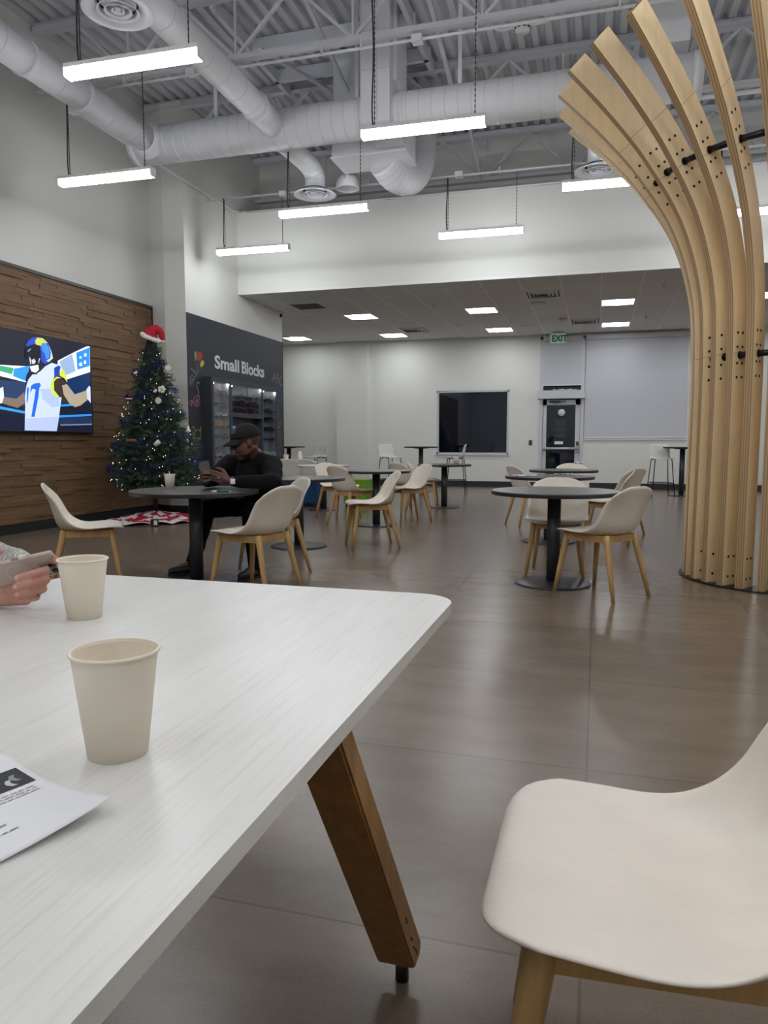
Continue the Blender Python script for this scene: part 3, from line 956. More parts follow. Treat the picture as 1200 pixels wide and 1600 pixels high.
round_duct('spiral_duct', 'long round white duct along the top of the left wall', (-5.76, -2, 5.05), (-5.76, 8.74, 5.05), 0.172, 0.42, (0.995, 0.88, 0.80))
t = round_duct('spiral_duct', 'widest round white duct, crossing the room from left to right', (-6.06, 8.94, 5.05), (0.98, 8.94, 5.05), 0.236, 0.155, (0.01, 0.46, 0.53, 0.99))
# take-off saddle where the left duct joins
MB().tube([(-5.76, 8.66, 5.05), (-5.76, 8.72, 5.05), (-5.76, 8.78, 5.05)], [0.18, 0.2, 0.235], 36, cap=False).build('saddle', M['duct'], t)
# slanted drop to the second diffuser
pts = cr([(-3.98, 9.0, 4.96), (-3.93, 9.35, 4.93), (-3.86, 9.68, 4.86), (-3.82, 9.78, 4.74), (-3.82, 9.78, 4.62), (-3.82, 9.78, 4.53)], 18)
b = MB().tube(pts, 0.135, 28)
for k in range(2, 16, 2):
    dd = (pts[k + 1] - pts[k - 1]).normalized()
    b.tube([pts[k] - dd * 0.005, pts[k], pts[k] + dd * 0.005], [0.135, 0.1365, 0.135], 28, 1, cap=False)
b.build('slanted_branch', DM, t)
pts = cr([(-0.08, 9.0, 4.96), (-0.08, 9.5, 4.93), (-0.075, 9.9, 4.82), (-0.075, 9.94, 4.53)], 14)
MB().tube(pts, 0.135, 24).build('slanted_branch', DM, t)
t = round_duct('spiral_duct', 'narrow round white duct joining the cross duct from the front', (-3.97, 1.8, 5.05), (-3.97, 8.76, 5.05), 0.157, 0.36, (0.93,))
MB().tube([(-3.97, 5.66, 4.95), (-3.97, 5.66, 4.79)], 0.15, 32).build('neck', M['duct'], t)

def diffuser(loc, label):
    t = thing('round_diffuser', label, 'air diffuser', loc, group='round ceiling air diffusers')
    b = MB()
    b.lathe([(0.17, 0.06), (0.20, 0.035), (0.29, 0.004), (0.295, 0.0), (0.285, -0.004), (0.22, 0.012), (0.19, 0.03), (0.165, 0.06)], 48)
    b.build('flange', M['diffmetal'], t)
    for r0, dz in ((0.175, -0.002), (0.115, 0.0), (0.055, 0.002)):
        b = MB()
        b.lathe([(r0, dz), (r0 - 0.028, dz + 0.03), (r0 - 0.034, dz + 0.03), (r0 - 0.006, dz - 0.004), (r0, dz)], 40)
        b.build('cone_ring', M['diffmetal'], t)
    MB().lathe([(0.0, 0.004), (0.024, 0.004), (0.03, 0.016), (0, 0.016)], 20).build('centre_disc', M['diffmetal'], t)
    MB().lathe([(0.0, 0.075), (0.165, 0.075), (0.165, 0.06)], 32).build('throat', M['cable'], t)
    return t
diffuser((-3.97, 5.66, 4.72), 'big round air diffuser above the nearest pendant lamp at upper left')
diffuser((-3.82, 9.78, 4.50), 'round air diffuser at the end of the small slanted duct')
diffuser((-0.075, 9.94, 4.50), 'round air diffuser half hidden by the wooden fins')

# square trunk, shaft, plenum and elbow
t = thing('trunk_duct', 'rectangular white trunk duct coming down through the roof over the cross duct', 'duct', (-2.61, 9.0, 4.84))
b = MB()
b.box((0, -0.02, 0.72), (0.36, 0.70, 1.44), bev=0.006)
b.build('trunk', M['duct'], t)
b = MB()
b.box((0.02, -0.373, 0.72), (0.012, 0.006, 1.4)).box((0, -0.372, 0.01), (0.37, 0.01, 0.03)).box((0, -0.373, 0.62), (0.36, 0.004, 0.006)).box((0, -0.373, 1.05), (0.36, 0.004, 0.006))
b.build('standing_seam', M['seamline'], t)
MB().box((0.2, 0.02, 0.98), (0.05, 0.5, 0.9), bev=0.02).build('side_panel', M['duct'], t)
t = thing('plenum_box', 'rectangular return plenum with a rising shaft behind the cross duct', 'duct', (-2.95, 9.72, 4.82))
MB().box((0, 0, 0.22), (1.0, 0.55, 0.40), bev=0.006).build('plenum', M['duct'], t)
MB().box((0, 0, 0.012), (1.03, 0.58, 0.025), bev=0.004).build('flange', M['duct'], t)
MB().box((-0.29, 0.0, 0.88), (0.42, 0.4, 0.94), bev=0.005).build('shaft', M['duct'], t)
b = MB()
pts = cr([(0.12, 0.05, 0.02), (0.22, 0.25, -0.10), (0.33, 0.55, -0.06), (0.40, 0.8, 0.15), (0.42, 0.95, 0.5), (0.42, 1.0, 1.2)], 22)
b.tube(pts, 0.215, 32)
for k in range(2, 16):
    dd = (pts[k + 1] - pts[k - 1]).normalized()
    b.tube([pts[k] - dd * 0.006, pts[k], pts[k] + dd * 0.006], [0.215, 0.217, 0.215], 32, 1, cap=False)
b.build('elbow_duct', DM, t)
# flat panel duct near the sculpture top
o = MB().box((0, 0, 0), (0.42, 0.5, 0.86), bev=0.006).build('drop_duct', M['duct'], loc=(0.62, 8.95, 5.75))
tag(o, 'flat rectangular duct dropping from the roof behind the wooden fins', 'duct')
for xh, lab in ((-2.93, 'left thin hanger rod of the cross duct, beside the square trunk'), (-1.66, 'thin hanger rod of the cross duct right of the square trunk'), (-4.85, 'hanger rod of the cross duct near its left end')):
    o = MB().box((0, 0, 0.5), (0.045, 0.03, 1.0)).build('duct_hanger', M['duct'], loc=(xh, 8.94, 5.27))
    tag(o, lab, 'hanger', 'duct hangers')

# pendant horn loudspeaker
t = thing('ceiling_loudspeaker', 'white bell shaped loudspeaker hanging below the plenum box', 'loudspeaker', (-3.49, 10.2, 4.68))
MB().lathe([(0.155, 0.0), (0.165, 0.005), (0.165, 0.02), (0.158, 0.08), (0.14, 0.14), (0.1, 0.185), (0.05, 0.205), (0.0, 0.21)], 32).build('bell', M['duct'], t)
MB().lathe([(0.0, 0.02), (0.155, 0.02), (0.156, 0.0)], 28).build('grille', M['seamline'], t)
MB().box((0, 0, 0.29), (0.12, 0.12, 0.06), bev=0.006).build('bracket', M['white'], t)
MB().tube([(0.04, -0.13, 0.08), (0.04, -0.1, 0.2), (0.0, -0.05, 0.26)], 0.022, 10).build('arm', M['duct'], t)
MB().tube([(0, 0, 0.3), (0, 0.0, 0.75)], 0.012, 8).build('rod', M['duct'], t)
# round wireless hub on the nearest joist
t = thing('ceiling_sensor', 'round white sensor puck with black slots under the nearest joist', 'sensor', (-0.86, 8.15, 5.36))
MB().lathe([(0.0, 0.0), (0.07, 0.004), (0.085, 0.03), (0.085, 0.07), (0.06, 0.1), (0.0, 0.1)], 28).build('housing', M['white'], t)
b = MB()
for k in range(10):
    a = 2 * PI * k / 10
    b.box((0.08 * math.cos(a), 0.08 * math.sin(a), 0.03), (0.03, 0.012, 0.014), rot=(0, 0, a + PI / 2))
b.build('slot_ring', M['black'], t)
MB().tube(cr([(-0.36, 0, 0.16), (-0.25, 0, 0.06), (-0.08, 0, 0.06)], 10), 0.014, 8).build('lead', M['duct'], t)
MB().tube(cr([(0.36, 0, 0.2), (0.25, 0, 0.08), (0.08, 0, 0.06)], 10), 0.014, 8).build('lead', M['duct'], t)

# ------------------------------------------------------------------ pendant lamps
PENDANT = {}
def pendant(xc, yc, label, z=4.02, hang=1.30, group='linear pendant lamps'):
    if hang not in PENDANT:
        t = thing('pendant_lamp', label, 'pendant lamp', (xc, yc, z), R(1.0), group)
        L = 1.19
        MB().prism([(-0.052, 0.028), (-0.034, 0.0), (0.034, 0.0), (0.052, 0.028), (0.052, 0.066), (-0.052, 0.066)], ((-L / 2, 0, 0), (0, 1, 0), (0, 0, 1), (1, 0, 0)), 0.004, L - 0.004).build('diffuser', M['lamp'], t)
        b = MB()
        b.box((0, 0, 0.084), (L, 0.104, 0.036), bev=0.004)
        for s in (-1, 1):
            b.box((s * L / 2, 0, 0.05), (0.008, 0.106, 0.1), bev=0.002)
        b.build('housing', M['white'], t)
        b = MB()
        pts = []
        b.tube(cr([(-L / 2 + 0.11, 0, 0.1), (-L / 2 + 0.10, 0, 0.3), (-L / 2 + 0.115, 0.0, 0.8), (-L / 2 + 0.1, 0, hang)], 14), 0.008, 6)
        b.build('power_cord', M['cable'], t)
        for s, dx in ((-1, 0.125), (1, 0.10)):
            b = MB()
            xx = s * L / 2 - s * dx
            zz = 0.1
            k = 0
            while zz < hang:
                b.box((xx, 0, zz + 0.012), (0.011, 0.003, 0.026) if k % 2 else (0.003, 0.011, 0.026))
                zz += 0.024
                k += 1
            b.build('hanging_chain', M['cable'], t)
        PENDANT[hang] = t
        return t
    return dup(PENDANT[hang], (xc, yc, z), R(1.0), label, group)
pendant(-3.575, 5.26, 'nearest pendant lamp, in front of the big round diffuser')
pendant(-5.365, 7.33, 'pendant lamp in front of the left wall, below the left duct')
pendant(-1.66, 7.04, 'pendant lamp hanging right in front of the square trunk duct')
pendant(-3.44, 9.10, 'pendant lamp just below the round diffuser on the slanted duct', hang=0.83)
pendant(-5.17, 10.60, 'pendant lamp in the corner over the dark chalkboard wall', hang=0.83)
pendant(-1.66, 10.65, 'pendant lamp in front of the middle of the white soffit wall', hang=0.83)
pendant(0.13, 9.06, 'pendant lamp whose right end is hidden by the wooden fins', hang=0.83)
pendant(1.92, 10.65, 'pendant lamp seen only through the gaps of the wooden fins', hang=0.83)
HID = 'pendant lamp outside the picture, behind or beside the camera'
for xx, yy in ((-5.4, 3.65), (-3.6, 1.6), (-1.7, 3.4), (-5.4, -0.2), (-1.7, -0.2), (0.13, 1.6), (0.75, 4.15), (0.13, -2.0), (-3.6, -2.0), (1.95, 4.75), (1.9, -0.2), (3.7, 8.9), (5.5, 10.65), (3.7, 5.2), (3.7, 1.6), (5.6, 7.0), (5.6, 3.4)):  # unseen lamps, added beyond the visible grid to light the foreground and fins
    pendant(xx, yy, HID, group='pendant lamps outside the picture')

# ------------------------------------------------------------------ lower ceiling fittings
TRO = None
def troffer(xc, yc, label):
    global TRO
    if TRO is None:
        t = thing('recessed_troffer', label, 'ceiling light', (xc, yc, ZC), group='recessed square ceiling lights')
        s = 0.305
        b = MB()
        for cx_, cy_, sx_, sy_ in ((0, s - 0.012, 0.61, 0.024), (0, -s + 0.012, 0.61, 0.024), (s - 0.012, 0, 0.024, 0.61), (-s + 0.012, 0, 0.024, 0.61)):
            b.box((cx_, cy_, -0.006), (sx_, sy_, 0.012))
        b.build('frame', M['white'], t)
        MB().box((0, 0, -0.004), (0.25, 0.56, 0.006)).build('centre_lens', M['troffer'], t)
        b = MB()
        for sx in (-1, 1):
            b.box((sx * 0.205, 0, -0.0035), (0.16, 0.56, 0.005))
        b.build('side_reflector', mat('lit_reflector', (255, 255, 255), 0.5, emit=(240, 244, 255), strength=TROFFER_W * 0.22), t)
        TRO = t
        return t
    return dup(TRO, (xc, yc, ZC), 0, label)
troffer(-4.73, 14.66, 'square ceiling light nearest the left end of the soffit')
troffer(-2.24, 14.62, 'square ceiling light in the front row, above the dark window')
troffer(0.30, 14.47, 'square ceiling light at right, front one of the pair by the fins')
troffer(-7.25, 17.27, 'square ceiling light at far left above the chalkboard edge')
troffer(-4.79, 17.38, 'square ceiling light in the rear row, left of the dark window')
troffer(-2.22, 17.22, 'square ceiling light in the rear row, above the dark window')
troffer(0.32, 17.14, 'square ceiling light at right, rear one of the pair by the fins')
troffer(2.86, 14.5, 'square ceiling light seen past the right side of the wooden fins')
troffer(2.86, 17.1, 'square ceiling light hidden behind the wooden fins')
troffer(5.4, 14.5, 'square ceiling light out of the picture at far right')

def air_vent(xc, yc, label, dark=True):
    t = thing('ceiling_vent', label, 'air vent', (xc, yc, ZC), group='ceiling air vents')
    s = 0.295
    b = MB()
    for cx_, cy_, sx_, sy_ in ((0, s, 0.61, 0.03), (0, -s, 0.61, 0.03), (s, 0, 0.03, 0.61), (-s, 0, 0.03, 0.61)):
        b.box((cx_, cy_, -0.008), (sx_, sy_, 0.014))
    b.build('frame', M['white'], t)
    MB().box((0, 0, -0.003), (0.57, 0.57, 0.004)).build('backing', M['cable'], t)
    if dark:
        for k, q in enumerate((0.23, 0.165, 0.10)):
            b = MB()
            for cx_, cy_, sx_, sy_, rx, ry in ((0, q, 2 * q, 0.045, R(35), 0), (0, -q, 2 * q, 0.045, R(-35), 0), (q, 0, 0.045, 2 * q, 0, R(-35)), (-q, 0, 0.045, 2 * q, 0, R(35))):
                b.box((cx_, cy_, -0.016), (sx_, sy_, 0.004), rot=(rx, ry, 0))
            b.build('vane_ring', M['diffmetal'], t)
    else:
        b = MB()
        for k in range(22):
            b.box((0, -0.265 + k * 0.025, -0.008), (0.56, 0.008, 0.008), rot=(R(30), 0, 0))
        b.build('grille', mat('vent_grille', (120, 122, 126), 0.5), t)
    return t
air_vent(-0.97, 13.33, 'louvred air vent in the lower ceiling, the larger looking one above the door')
air_vent(-0.31, 16.5, 'louvred air vent in the lower ceiling, between the door and the right light pair')
air_vent(-4.10, 16.66, 'louvred air vent beside the rear ceiling light left of the window')
air_vent(-5.33, 13.26, 'flat grey return grille near the left end of the lower ceiling', False)

def puck(name, x, y, r, h, label, cat, m):
    o = MB().lathe([(0, -h), (r * 0.7, -h), (r, -h * 0.55), (r, 0), (0, 0)], 20).build(name, m, loc=(x, y, ZC))
    return tag(o, label, cat)
puck('smoke_detector', -1.12, 14.2, 0.14, 0.07, 'flat grey smoke detector in front of the louvred vent', 'smoke detector', M['white'])
puck('smoke_detector', -0.75, 16.0, 0.08, 0.06, 'small round detector above the exit sign', 'smoke detector', M['seamline'])
puck('ceiling_speaker', -1.55, 16.85, 0.16, 0.008, 'flat round ceiling speaker left of the exit sign', 'loudspeaker', M['seamline'])
for x_, y_, lab in ((-3.0, 13.75, 'sprinkler head alone in the middle of the lower ceiling'), (-3.0, 16.2, 'sprinkler head between the two rear ceiling lights'), (0.98, 13.1, 'sprinkler head right of the front right ceiling light'),
                    (0.9, 16.2, 'sprinkler head right of the rear right ceiling light')):
    o = MB().tube([(0, 0, 0), (0, 0, -0.05)], 0.012, 8).lathe([(0, -0.055), (0.03, -0.055), (0.03, -0.05), (0, -0.05)], 12).lathe([(0, -0.004), (0.035, -0.004), (0.035, 0.0)], 12).build('sprinkler_head', M['seamline'], loc=(x_, y_, ZC))
    tag(o, lab, 'sprinkler', 'ceiling sprinkler heads')
# exit sign
t = thing('exit_sign', 'edge lit EXIT sign with green letters hanging from the lower ceiling', 'exit sign', (-0.94, 17.95, ZC))
MB().box((0, 0, -0.02), (0.30, 0.07, 0.04), bev=0.006).build('housing', M['white'], t)
MB().box((0, 0, -0.15), (0.36, 0.012, 0.22), bev=0.003).build('panel', mat('exit_panel', (182, 200, 188), 0.3, emit=(170, 200, 180), strength=0.12), t)
me = text_mesh('EXIT', 0.20, 0.008, 0.001, 0.86)
o = mesh_obj('lettering', me, [mat('exit_green', (40, 110, 66), 0.4)], t)
o.location = (-0.19 + 0.04, -0.009, -0.22)
o.rotation_euler = (R(90), 0, 0)
# dome camera on the end of the chalkboard wall
t = thing('dome_camera', 'small black dome camera under the ceiling at the end of the chalkboard wall', 'camera', (-6.13, 13.70, ZC))
MB().lathe([(0, -0.05), (0.075, -0.05), (0.08, -0.02), (0.08, 0), (0, 0)], 20).build('mount', M['white'], t)
MB().lathe([(0.065, -0.05), (0.062, -0.08), (0.045, -0.105), (0.02, -0.118), (0, -0.12)], 20).build('dome', mat('dome_black', (10, 10, 12), 0.08), t)
# ------------------------------------------------------------------ shell chairs (local +x is the way the chair faces)
def shell_grid(center, rim, half, nu=17, nv=30, c0=0.10, c1=0.145, k0=0.55, k1=0.22):
    """bucket seat: centre profile (x,z), rim lift and half width per station, rounded lip and top corners"""
    n = 120
    C = cr([(p[0], 0, p[1]) for p in center], n)
    Rm = cr([(v[0], 0, v[1]) if isinstance(v, tuple) else (v, 0, 0) for v in rim], n)
    direct = isinstance(rim[0], tuple)
    H = cr([(v, 0, 0) for v in half], n)
    S = [0.0]
    for a, b_ in zip(C, C[1:]):
        S.append(S[-1] + (b_ - a).length)
    L = S[-1]
    def at(s):
        s = min(max(s, 0), L)
        for i in range(n - 1):
            if S[i + 1] >= s:
                f = (s - S[i]) / max(1e-9, S[i + 1] - S[i])
                t = (C[i + 1] - C[i]).normalized()
                return C[i].lerp(C[i + 1], f), t, Rm[i].lerp(Rm[i + 1], f), H[i].lerp(H[i + 1], f).x
        return C[-1], (C[-1] - C[-2]).normalized(), Rm[-1], H[-1].x
    P = []
    for j in range(nv):
        row = []
        for i in range(nu):
            u = -1 + 2 * i / (nu - 1)
            u = math.copysign(abs(u) ** 0.9, u)
            def corner(k, r):
                q = max(0.0, (abs(u) - k) / (1 - k))
                return r * (1 - math.sqrt(max(0.0, 1 - min(1, q) ** 2)))
            s0, s1 = corner(k0, c0), L - corner(k1, c1)
            p, t, rl, hw = at(s0 + (s1 - s0) * j / (nv - 1))
            nrm = Vector((t.z, 0, -t.x))          # towards the sitter
            if nrm.z < 0 and abs(nrm.z) > abs(nrm.x):
                nrm = -nrm
            if nrm.x < 0 and abs(nrm.x) > abs(nrm.z):
                nrm = -nrm
            e = abs(u) ** 2.7
            q = p + (rl - p) * e if direct else p + nrm * rl.x * e
            row.append((q.x, hw * u, q.z))
        P.append(row)
    return P

C_CEN = [(0.285, 0.452), (0.265, 0.466), (0.215, 0.472), (0.12, 0.464), (0.03, 0.452), (-0.06, 0.446), (-0.125, 0.452), (-0.17, 0.475), (-0.195, 0.52), (-0.213, 0.59), (-0.235, 0.67), (-0.26, 0.74), (-0.282, 0.805)]
C_RIM = [(0.285, 0.454), (0.266, 0.470), (0.217, 0.480), (0.125, 0.476), (0.04, 0.472), (-0.02, 0.482), (-0.065, 0.505), (-0.100, 0.535), (-0.130, 0.575), (-0.160, 0.635), (-0.198, 0.700), (-0.240, 0.757), (-0.280, 0.807)]
C_HAL = [0.235, 0.245, 0.252, 0.258, 0.258, 0.257, 0.256, 0.255, 0.254, 0.25, 0.243, 0.236, 0.228]

def make_chair(label, loc, rz, group, shell_m, fine=False, name='shell_chair'):
    t = thing(name, label, 'chair', loc, rz, group)
    b = MB()
    b.grid(shell_grid(C_CEN, C_RIM, C_HAL, 25 if fine else 19, 44 if fine else 34))
    o = b.build('seat_shell', shell_m, t)
    s = o.modifiers.new('solid', 'SOLIDIFY'); s.thickness = 0.009; s.offset = -1
    if fine:
        s2 = o.modifiers.new('sub', 'SUBSURF'); s2.levels = 1; s2.render_levels = 1
    b = MB()
    tops = {(1, 1): (0.195, 0.175, 0.452), (1, -1): (0.195, -0.175, 0.452), (-1, 1): (-0.135, 0.155, 0.452), (-1, -1): (-0.135, -0.155, 0.452)}
    def rail(a, c):
        a, c = Vector(tops[a]), Vector(tops[c])
        b.bar(a - Vector((0, 0, 0.022)), c - Vector((0, 0, 0.022)), 0.026, 0.05, up=(0, 0, 1))
    rail((1, 1), (1, -1)); rail((-1, 1), (-1, -1)); rail((1, 1), (-1, 1)); rail((1, -1), (-1, -1))
    b.bar((0.08, -0.17, 0.43), (0.08, 0.17, 0.43), 0.03, 0.018).bar((-0.08, -0.16, 0.42), (-0.08, 0.16, 0.42), 0.03, 0.018)
    b.build('seat_frame', M['oak'], t)
    for k, p in tops.items():
        f = (0.262, 0.232 * k[1], 0.0) if k[0] > 0 else (-0.245, 0.205 * k[1], 0.0)
        p = Vector(p); f = Vector(f)
        lb = MB()
        lb.tube([p + Vector((0, 0, 0.006)), p.lerp(f, 0.12), p.lerp(f, 0.6), f], [0.0235, 0.0235, 0.019, 0.0125], 14)
        lb.build('leg', M['oak'], t)
    return t

DG = 'cream shell chairs with oak legs'
chair0 = make_chair('cream shell chair at the right front table, turned to the left', (0.07, 5.54, 0), R(142), DG, M['shell'])
for x_, y_, hd, lab in (
    (-0.31, 6.32, -90, 'cream shell chair pushed in behind the right front table, facing the camera'),
    (0.12, 8.42, 176, 'cream shell chair at the right side of the middle right table, seen from the side'),
    (0.26, 9.35, 146, 'cream shell chair right behind the side-on chair at the right tables'),
    (-0.35, 10.85, -90, 'cream shell chair behind the rearmost right table, white paper on its back'),
    (-0.86, 10.0, 33, 'cream shell chair left of the right row of tables, facing right'),
    (-2.33, 4.84, 0, None),
    (-2.72, 5.86, 0, None),
    (-3.775, 4.735, 37, 'cream shell chair left of the seated man, in side view facing right'),
    (-2.29, 7.49, 208, 'cream shell chair in the middle of the floor, in side view facing left'),
    (-3.17, 9.33, 59, 'cream shell chair seen from behind, in front of the green pouf'),
    (-3.68, 10.2, -30, 'cream shell chair partly hidden behind the one in front of the green pouf'),
    (-2.53, 10.05, 222, 'cream shell chair right of the middle round table, its inside towards the camera'),
    (-2.80, 11.05, 55, 'grey looking shell chair back just above the right end of the middle round table'),
    (-2.86, 12.25, 8, 'cream shell chair at the left of the rear dark table, facing right'),
    (-5.55, 12.7, 105, 'shaded shell chair back at far left, left one of two behind the white round table'),
    (-5.22, 12.95, 85, 'shaded shell chair back at far left, right one of two behind the white round table'),
):
    if lab is None:
        continue
    dup(chair0, (x_, y_, 0), R(hd), lab, DG)
dup(chair0, (-2.36, 4.84, 0), R(166), 'cream shell chair at the near right of the man, its rounded back towards the camera', DG)
dup(chair0, (-2.66, 5.80, 0), R(222), 'cream shell chair the man in black sits on', DG)
fg = make_chair('large cream shell chair right beside the white table, close to the camera', (0.142, 1.155, 0), R(180), DG, M['shell_worn'], True)
fg.scale = (1, 1, 0.955)

# ------------------------------------------------------------------ round tables
T0 = {}
def round_table(x, y, r, label, white=False, h=0.74, group=None, rb=None):
    key = (r, white, h)
    group = group or ('white round tables' if white else 'dark round pedestal tables')
    if key in T0:
        return dup(T0[key], (x, y, 0), 0, label, group)
    t = thing('round_table', label, 'table', (x, y, 0), 0, group)
    th = 0.034
    b = MB()
    b.lathe([(0, h), (r - 0.006, h), (r - 0.001, h - 0.003), (r, h - 0.006)], 72, smooth=False)
    b.lathe([(r, h - 0.006), (r, h - th + 0.004), (r - 0.006, h - th), (0, h - th)], 72, m=1)
    b.build('tabletop', [M['whitetop'] if white else M['tabletop'], M['white'] if white else M['tabletop_edge']], t)
    MB().tube([(0, 0, 0.01), (0, 0, h - th)], 0.052, 32).build('column', M['tablemetal'], t)
    rb = rb or r * 0.6
    MB().lathe([(0, 0.022), (0.055, 0.022), (rb - 0.03, 0.016), (rb - 0.004, 0.012), (rb, 0.008), (rb, 0.0), (0, 0)], 56).build('base_plate', M['tablemetal'], t)
    MB().lathe([(0.05, h - th - 0.02), (0.16, h - th - 0.012), (0.17, h - th), (0, h - th)], 24).build('mounting_plate', M['tablemetal'], t)
    T0[key] = t
    return t
round_table(-0.31, 5.87, 0.49, 'dark round table at right front, nearest of the right row')
round_table(-0.50, 8.38, 0.49, 'dark round table in the middle of the right row, scattered paper on it')
round_table(-0.43, 10.30, 0.46, 'rearmost dark round table of the right row, in front of the glass door')
round_table(-3.05, 5.15, 0.50, 'dark round table the man in black leans on')
round_table(-3.05, 7.25, 0.50, 'dark round table directly right behind the seated man')
round_table(-2.83, 9.40, 0.46, 'dark round table in the middle of the floor, left of centre')
round_table(-2.50, 12.35, 0.46, 'rear dark round table below the dark window, one paper cup on it')
round_table(-4.33, 11.35, 0.42, 'white round table beside the green pouf', True)
round_table(-5.62, 13.25, 0.42, 'white round table at far left by the chalkboard edge, with two cups', True)
for x_, y_, lab in ((-3.82, 16.2, 'tall dark bar table left of the dark window'), (1.70, 16.3, 'tall dark bar table half hidden by the wooden fins'), (-7.05, 16.2, 'tall dark bar table at far left beyond the chalkboard edge')):
    round_table(x_, y_, 0.385, lab, h=1.02, group='tall dark bar tables', rb=0.24)

# ------------------------------------------------------------------ bar stools
S_CEN = [(0.20, 0.765), (0.18, 0.778), (0.10, 0.782), (0.0, 0.775), (-0.10, 0.775), (-0.155, 0.79), (-0.182, 0.83), (-0.195, 0.90), (-0.208, 0.98), (-0.225, 1.07)]
S_RIM = [0.0, 0.002, 0.004, 0.006, 0.012, 0.022, 0.03, 0.03, 0.024, 0.015]
S_HAL = [0.205, 0.21, 0.215, 0.215, 0.212, 0.21, 0.208, 0.207, 0.206, 0.205]
def make_stool(label, loc, rz):
    t = thing('bar_stool', label, 'bar stool', loc, rz, 'white bar stools with black wire legs')
    b = MB().grid(shell_grid(S_CEN, S_RIM, S_HAL, 13, 24, 0.06, 0.05, 0.6, 0.6))
    o = b.build('seat_shell', M['stool'], t)
    s = o.modifiers.new('solid', 'SOLIDIFY'); s.thickness = 0.008; s.offset = -1
    for sx in (1, -1):
        for sy in (1, -1):
            MB().tube([(sx * 0.03, sy * 0.15, 0.762), (sx * 0.15, sy * 0.165, 0.758), (sx * 0.165, sy * 0.17, 0.73), (sx * 0.235, sy * 0.225, 0.0)], 0.0095, 8).build('leg', M['blackpipe'], t)
    b = MB()
    q = [(0.217, 0.212), (-0.217, 0.212), (-0.217, -0.212), (0.217, -0.212)]
    for i in range(4):
        b.tube([(*q[i], 0.27), (*q[(i + 1) % 4], 0.27)], 0.008, 8)
    b.build('footrest', M['blackpipe'], t)
    return t
st0 = make_stool('white bar stool at far left by the tall table beyond the chalkboard', (-6.32, 16.1, 0), R(252))
dup(st0, (-4.55, 16.25, 0), R(-38), 'white bar stool at the left of the tall table, facing right')
dup(st0, (-3.02, 16.2, 0), R(184), 'white bar stool in side view under the dark window, facing left')
dup(st0, (1.30, 16.35, 0), R(-80), 'white bar stool at right by the half hidden tall table')

# ------------------------------------------------------------------ poufs
def pouf(name, x, y, sx, sy, h, m, label):
    t = thing(name, label, 'pouf', (x, y, 0), R(4))
    MB().box((0, 0, h / 2 + 0.03), (sx, sy, h - 0.06), bev=0.025).build('cushion', m, t)
    MB().box((0, 0, 0.03), (sx - 0.06, sy - 0.06, 0.06)).build('plinth', M['black'], t)
    b = MB()
    for z_ in (h - 0.02, 0.07):
        b.tube([(sx / 2, sy / 2, z_), (-sx / 2, sy / 2, z_), (-sx / 2, -sy / 2, z_), (sx / 2, -sy / 2, z_), (sx / 2, sy / 2, z_)], 0.006, 6)
    b.build('piping', m, t)
    return t
pouf('cube_pouf', -5.30, 12.05, 0.60, 0.55, 0.47, M['blue'], 'dark blue cube pouf seen between the man and the white round table')
pouf('cube_pouf', -4.80, 11.95, 0.34, 0.5, 0.47, mat('blue_felt_light', (20, 76, 128), 0.8), 'narrower blue pouf right against the dark blue one')
pouf('cube_pouf', -4.02, 12.25, 0.42, 0.45, 0.47, M['green'], 'bright green cube pouf behind the cream chairs')

# ------------------------------------------------------------------ cups
def paper_cup(x, y, z, label, h=0.104, rt=0.0405, rb=0.0285, n=48, stirrer=False, flip=False, group=None):
    t = thing('paper_cup', label, 'cup', (x, y, z), 0, group)
    tw = 0.0012
    b = MB()
    if flip:
        b.lathe([(0, h), (rb, h), (rt - 0.001, 0.003), (rt, 0.0)], n)
    else:
        b.lathe([(0, 0.004), (rb - 0.002, 0.004), (rb - 0.002, 0.0), (rb, 0.0), (rt - 0.002, h - 0.004), (rt - 0.003, h), (rt - 0.002 - tw, h - 0.004), (rb - tw - 0.001, 0.006), (0, 0.006)], n)
    b.build('body', M['cup'], t)
    if not flip:
        b = MB()
        ring = [(rt - 0.001 + 0.0021 * math.cos(a), h - 0.001 + 0.0021 * math.sin(a)) for a in [2 * PI * k / 10 for k in range(11)]]
        b.lathe(ring, n)
        b.build('rolled_rim', M['cup'], t)
    if stirrer:
        MB().tube([(0.005, 0.0, 0.01), (-0.004, 0.004, h + 0.022)], 0.0028, 8).build('straw', M['cup'], t)
    return t
paper_cup(-0.546, 0.731, 0.74, 'large cream paper cup nearest the camera on the white table', h=0.127, rt=0.0515, rb=0.035, n=64)
paper_cup(-1.045, 1.303, 0.74, 'cream paper cup at the far corner of the white table, beside the phone', h=0.127, rt=0.0515, rb=0.035, n=64)
paper_cup(-3.32, 5.22, 0.74, 'paper cup with a straw on the dark table of the man', h=0.115, rt=0.045, rb=0.032, stirrer=True)
paper_cup(-2.27, 12.2, 0.74, 'paper cup on the rear dark table below the window', h=0.14, rt=0.055, rb=0.04)
paper_cup(-5.72, 13.0, 0.74, 'paper cup on the far white round table, the upright one', h=0.14, rt=0.055, rb=0.04)
paper_cup(-5.50, 13.15, 0.74, 'upturned stack of paper cups on the far white round table', h=0.2, rt=0.055, rb=0.035, flip=True)

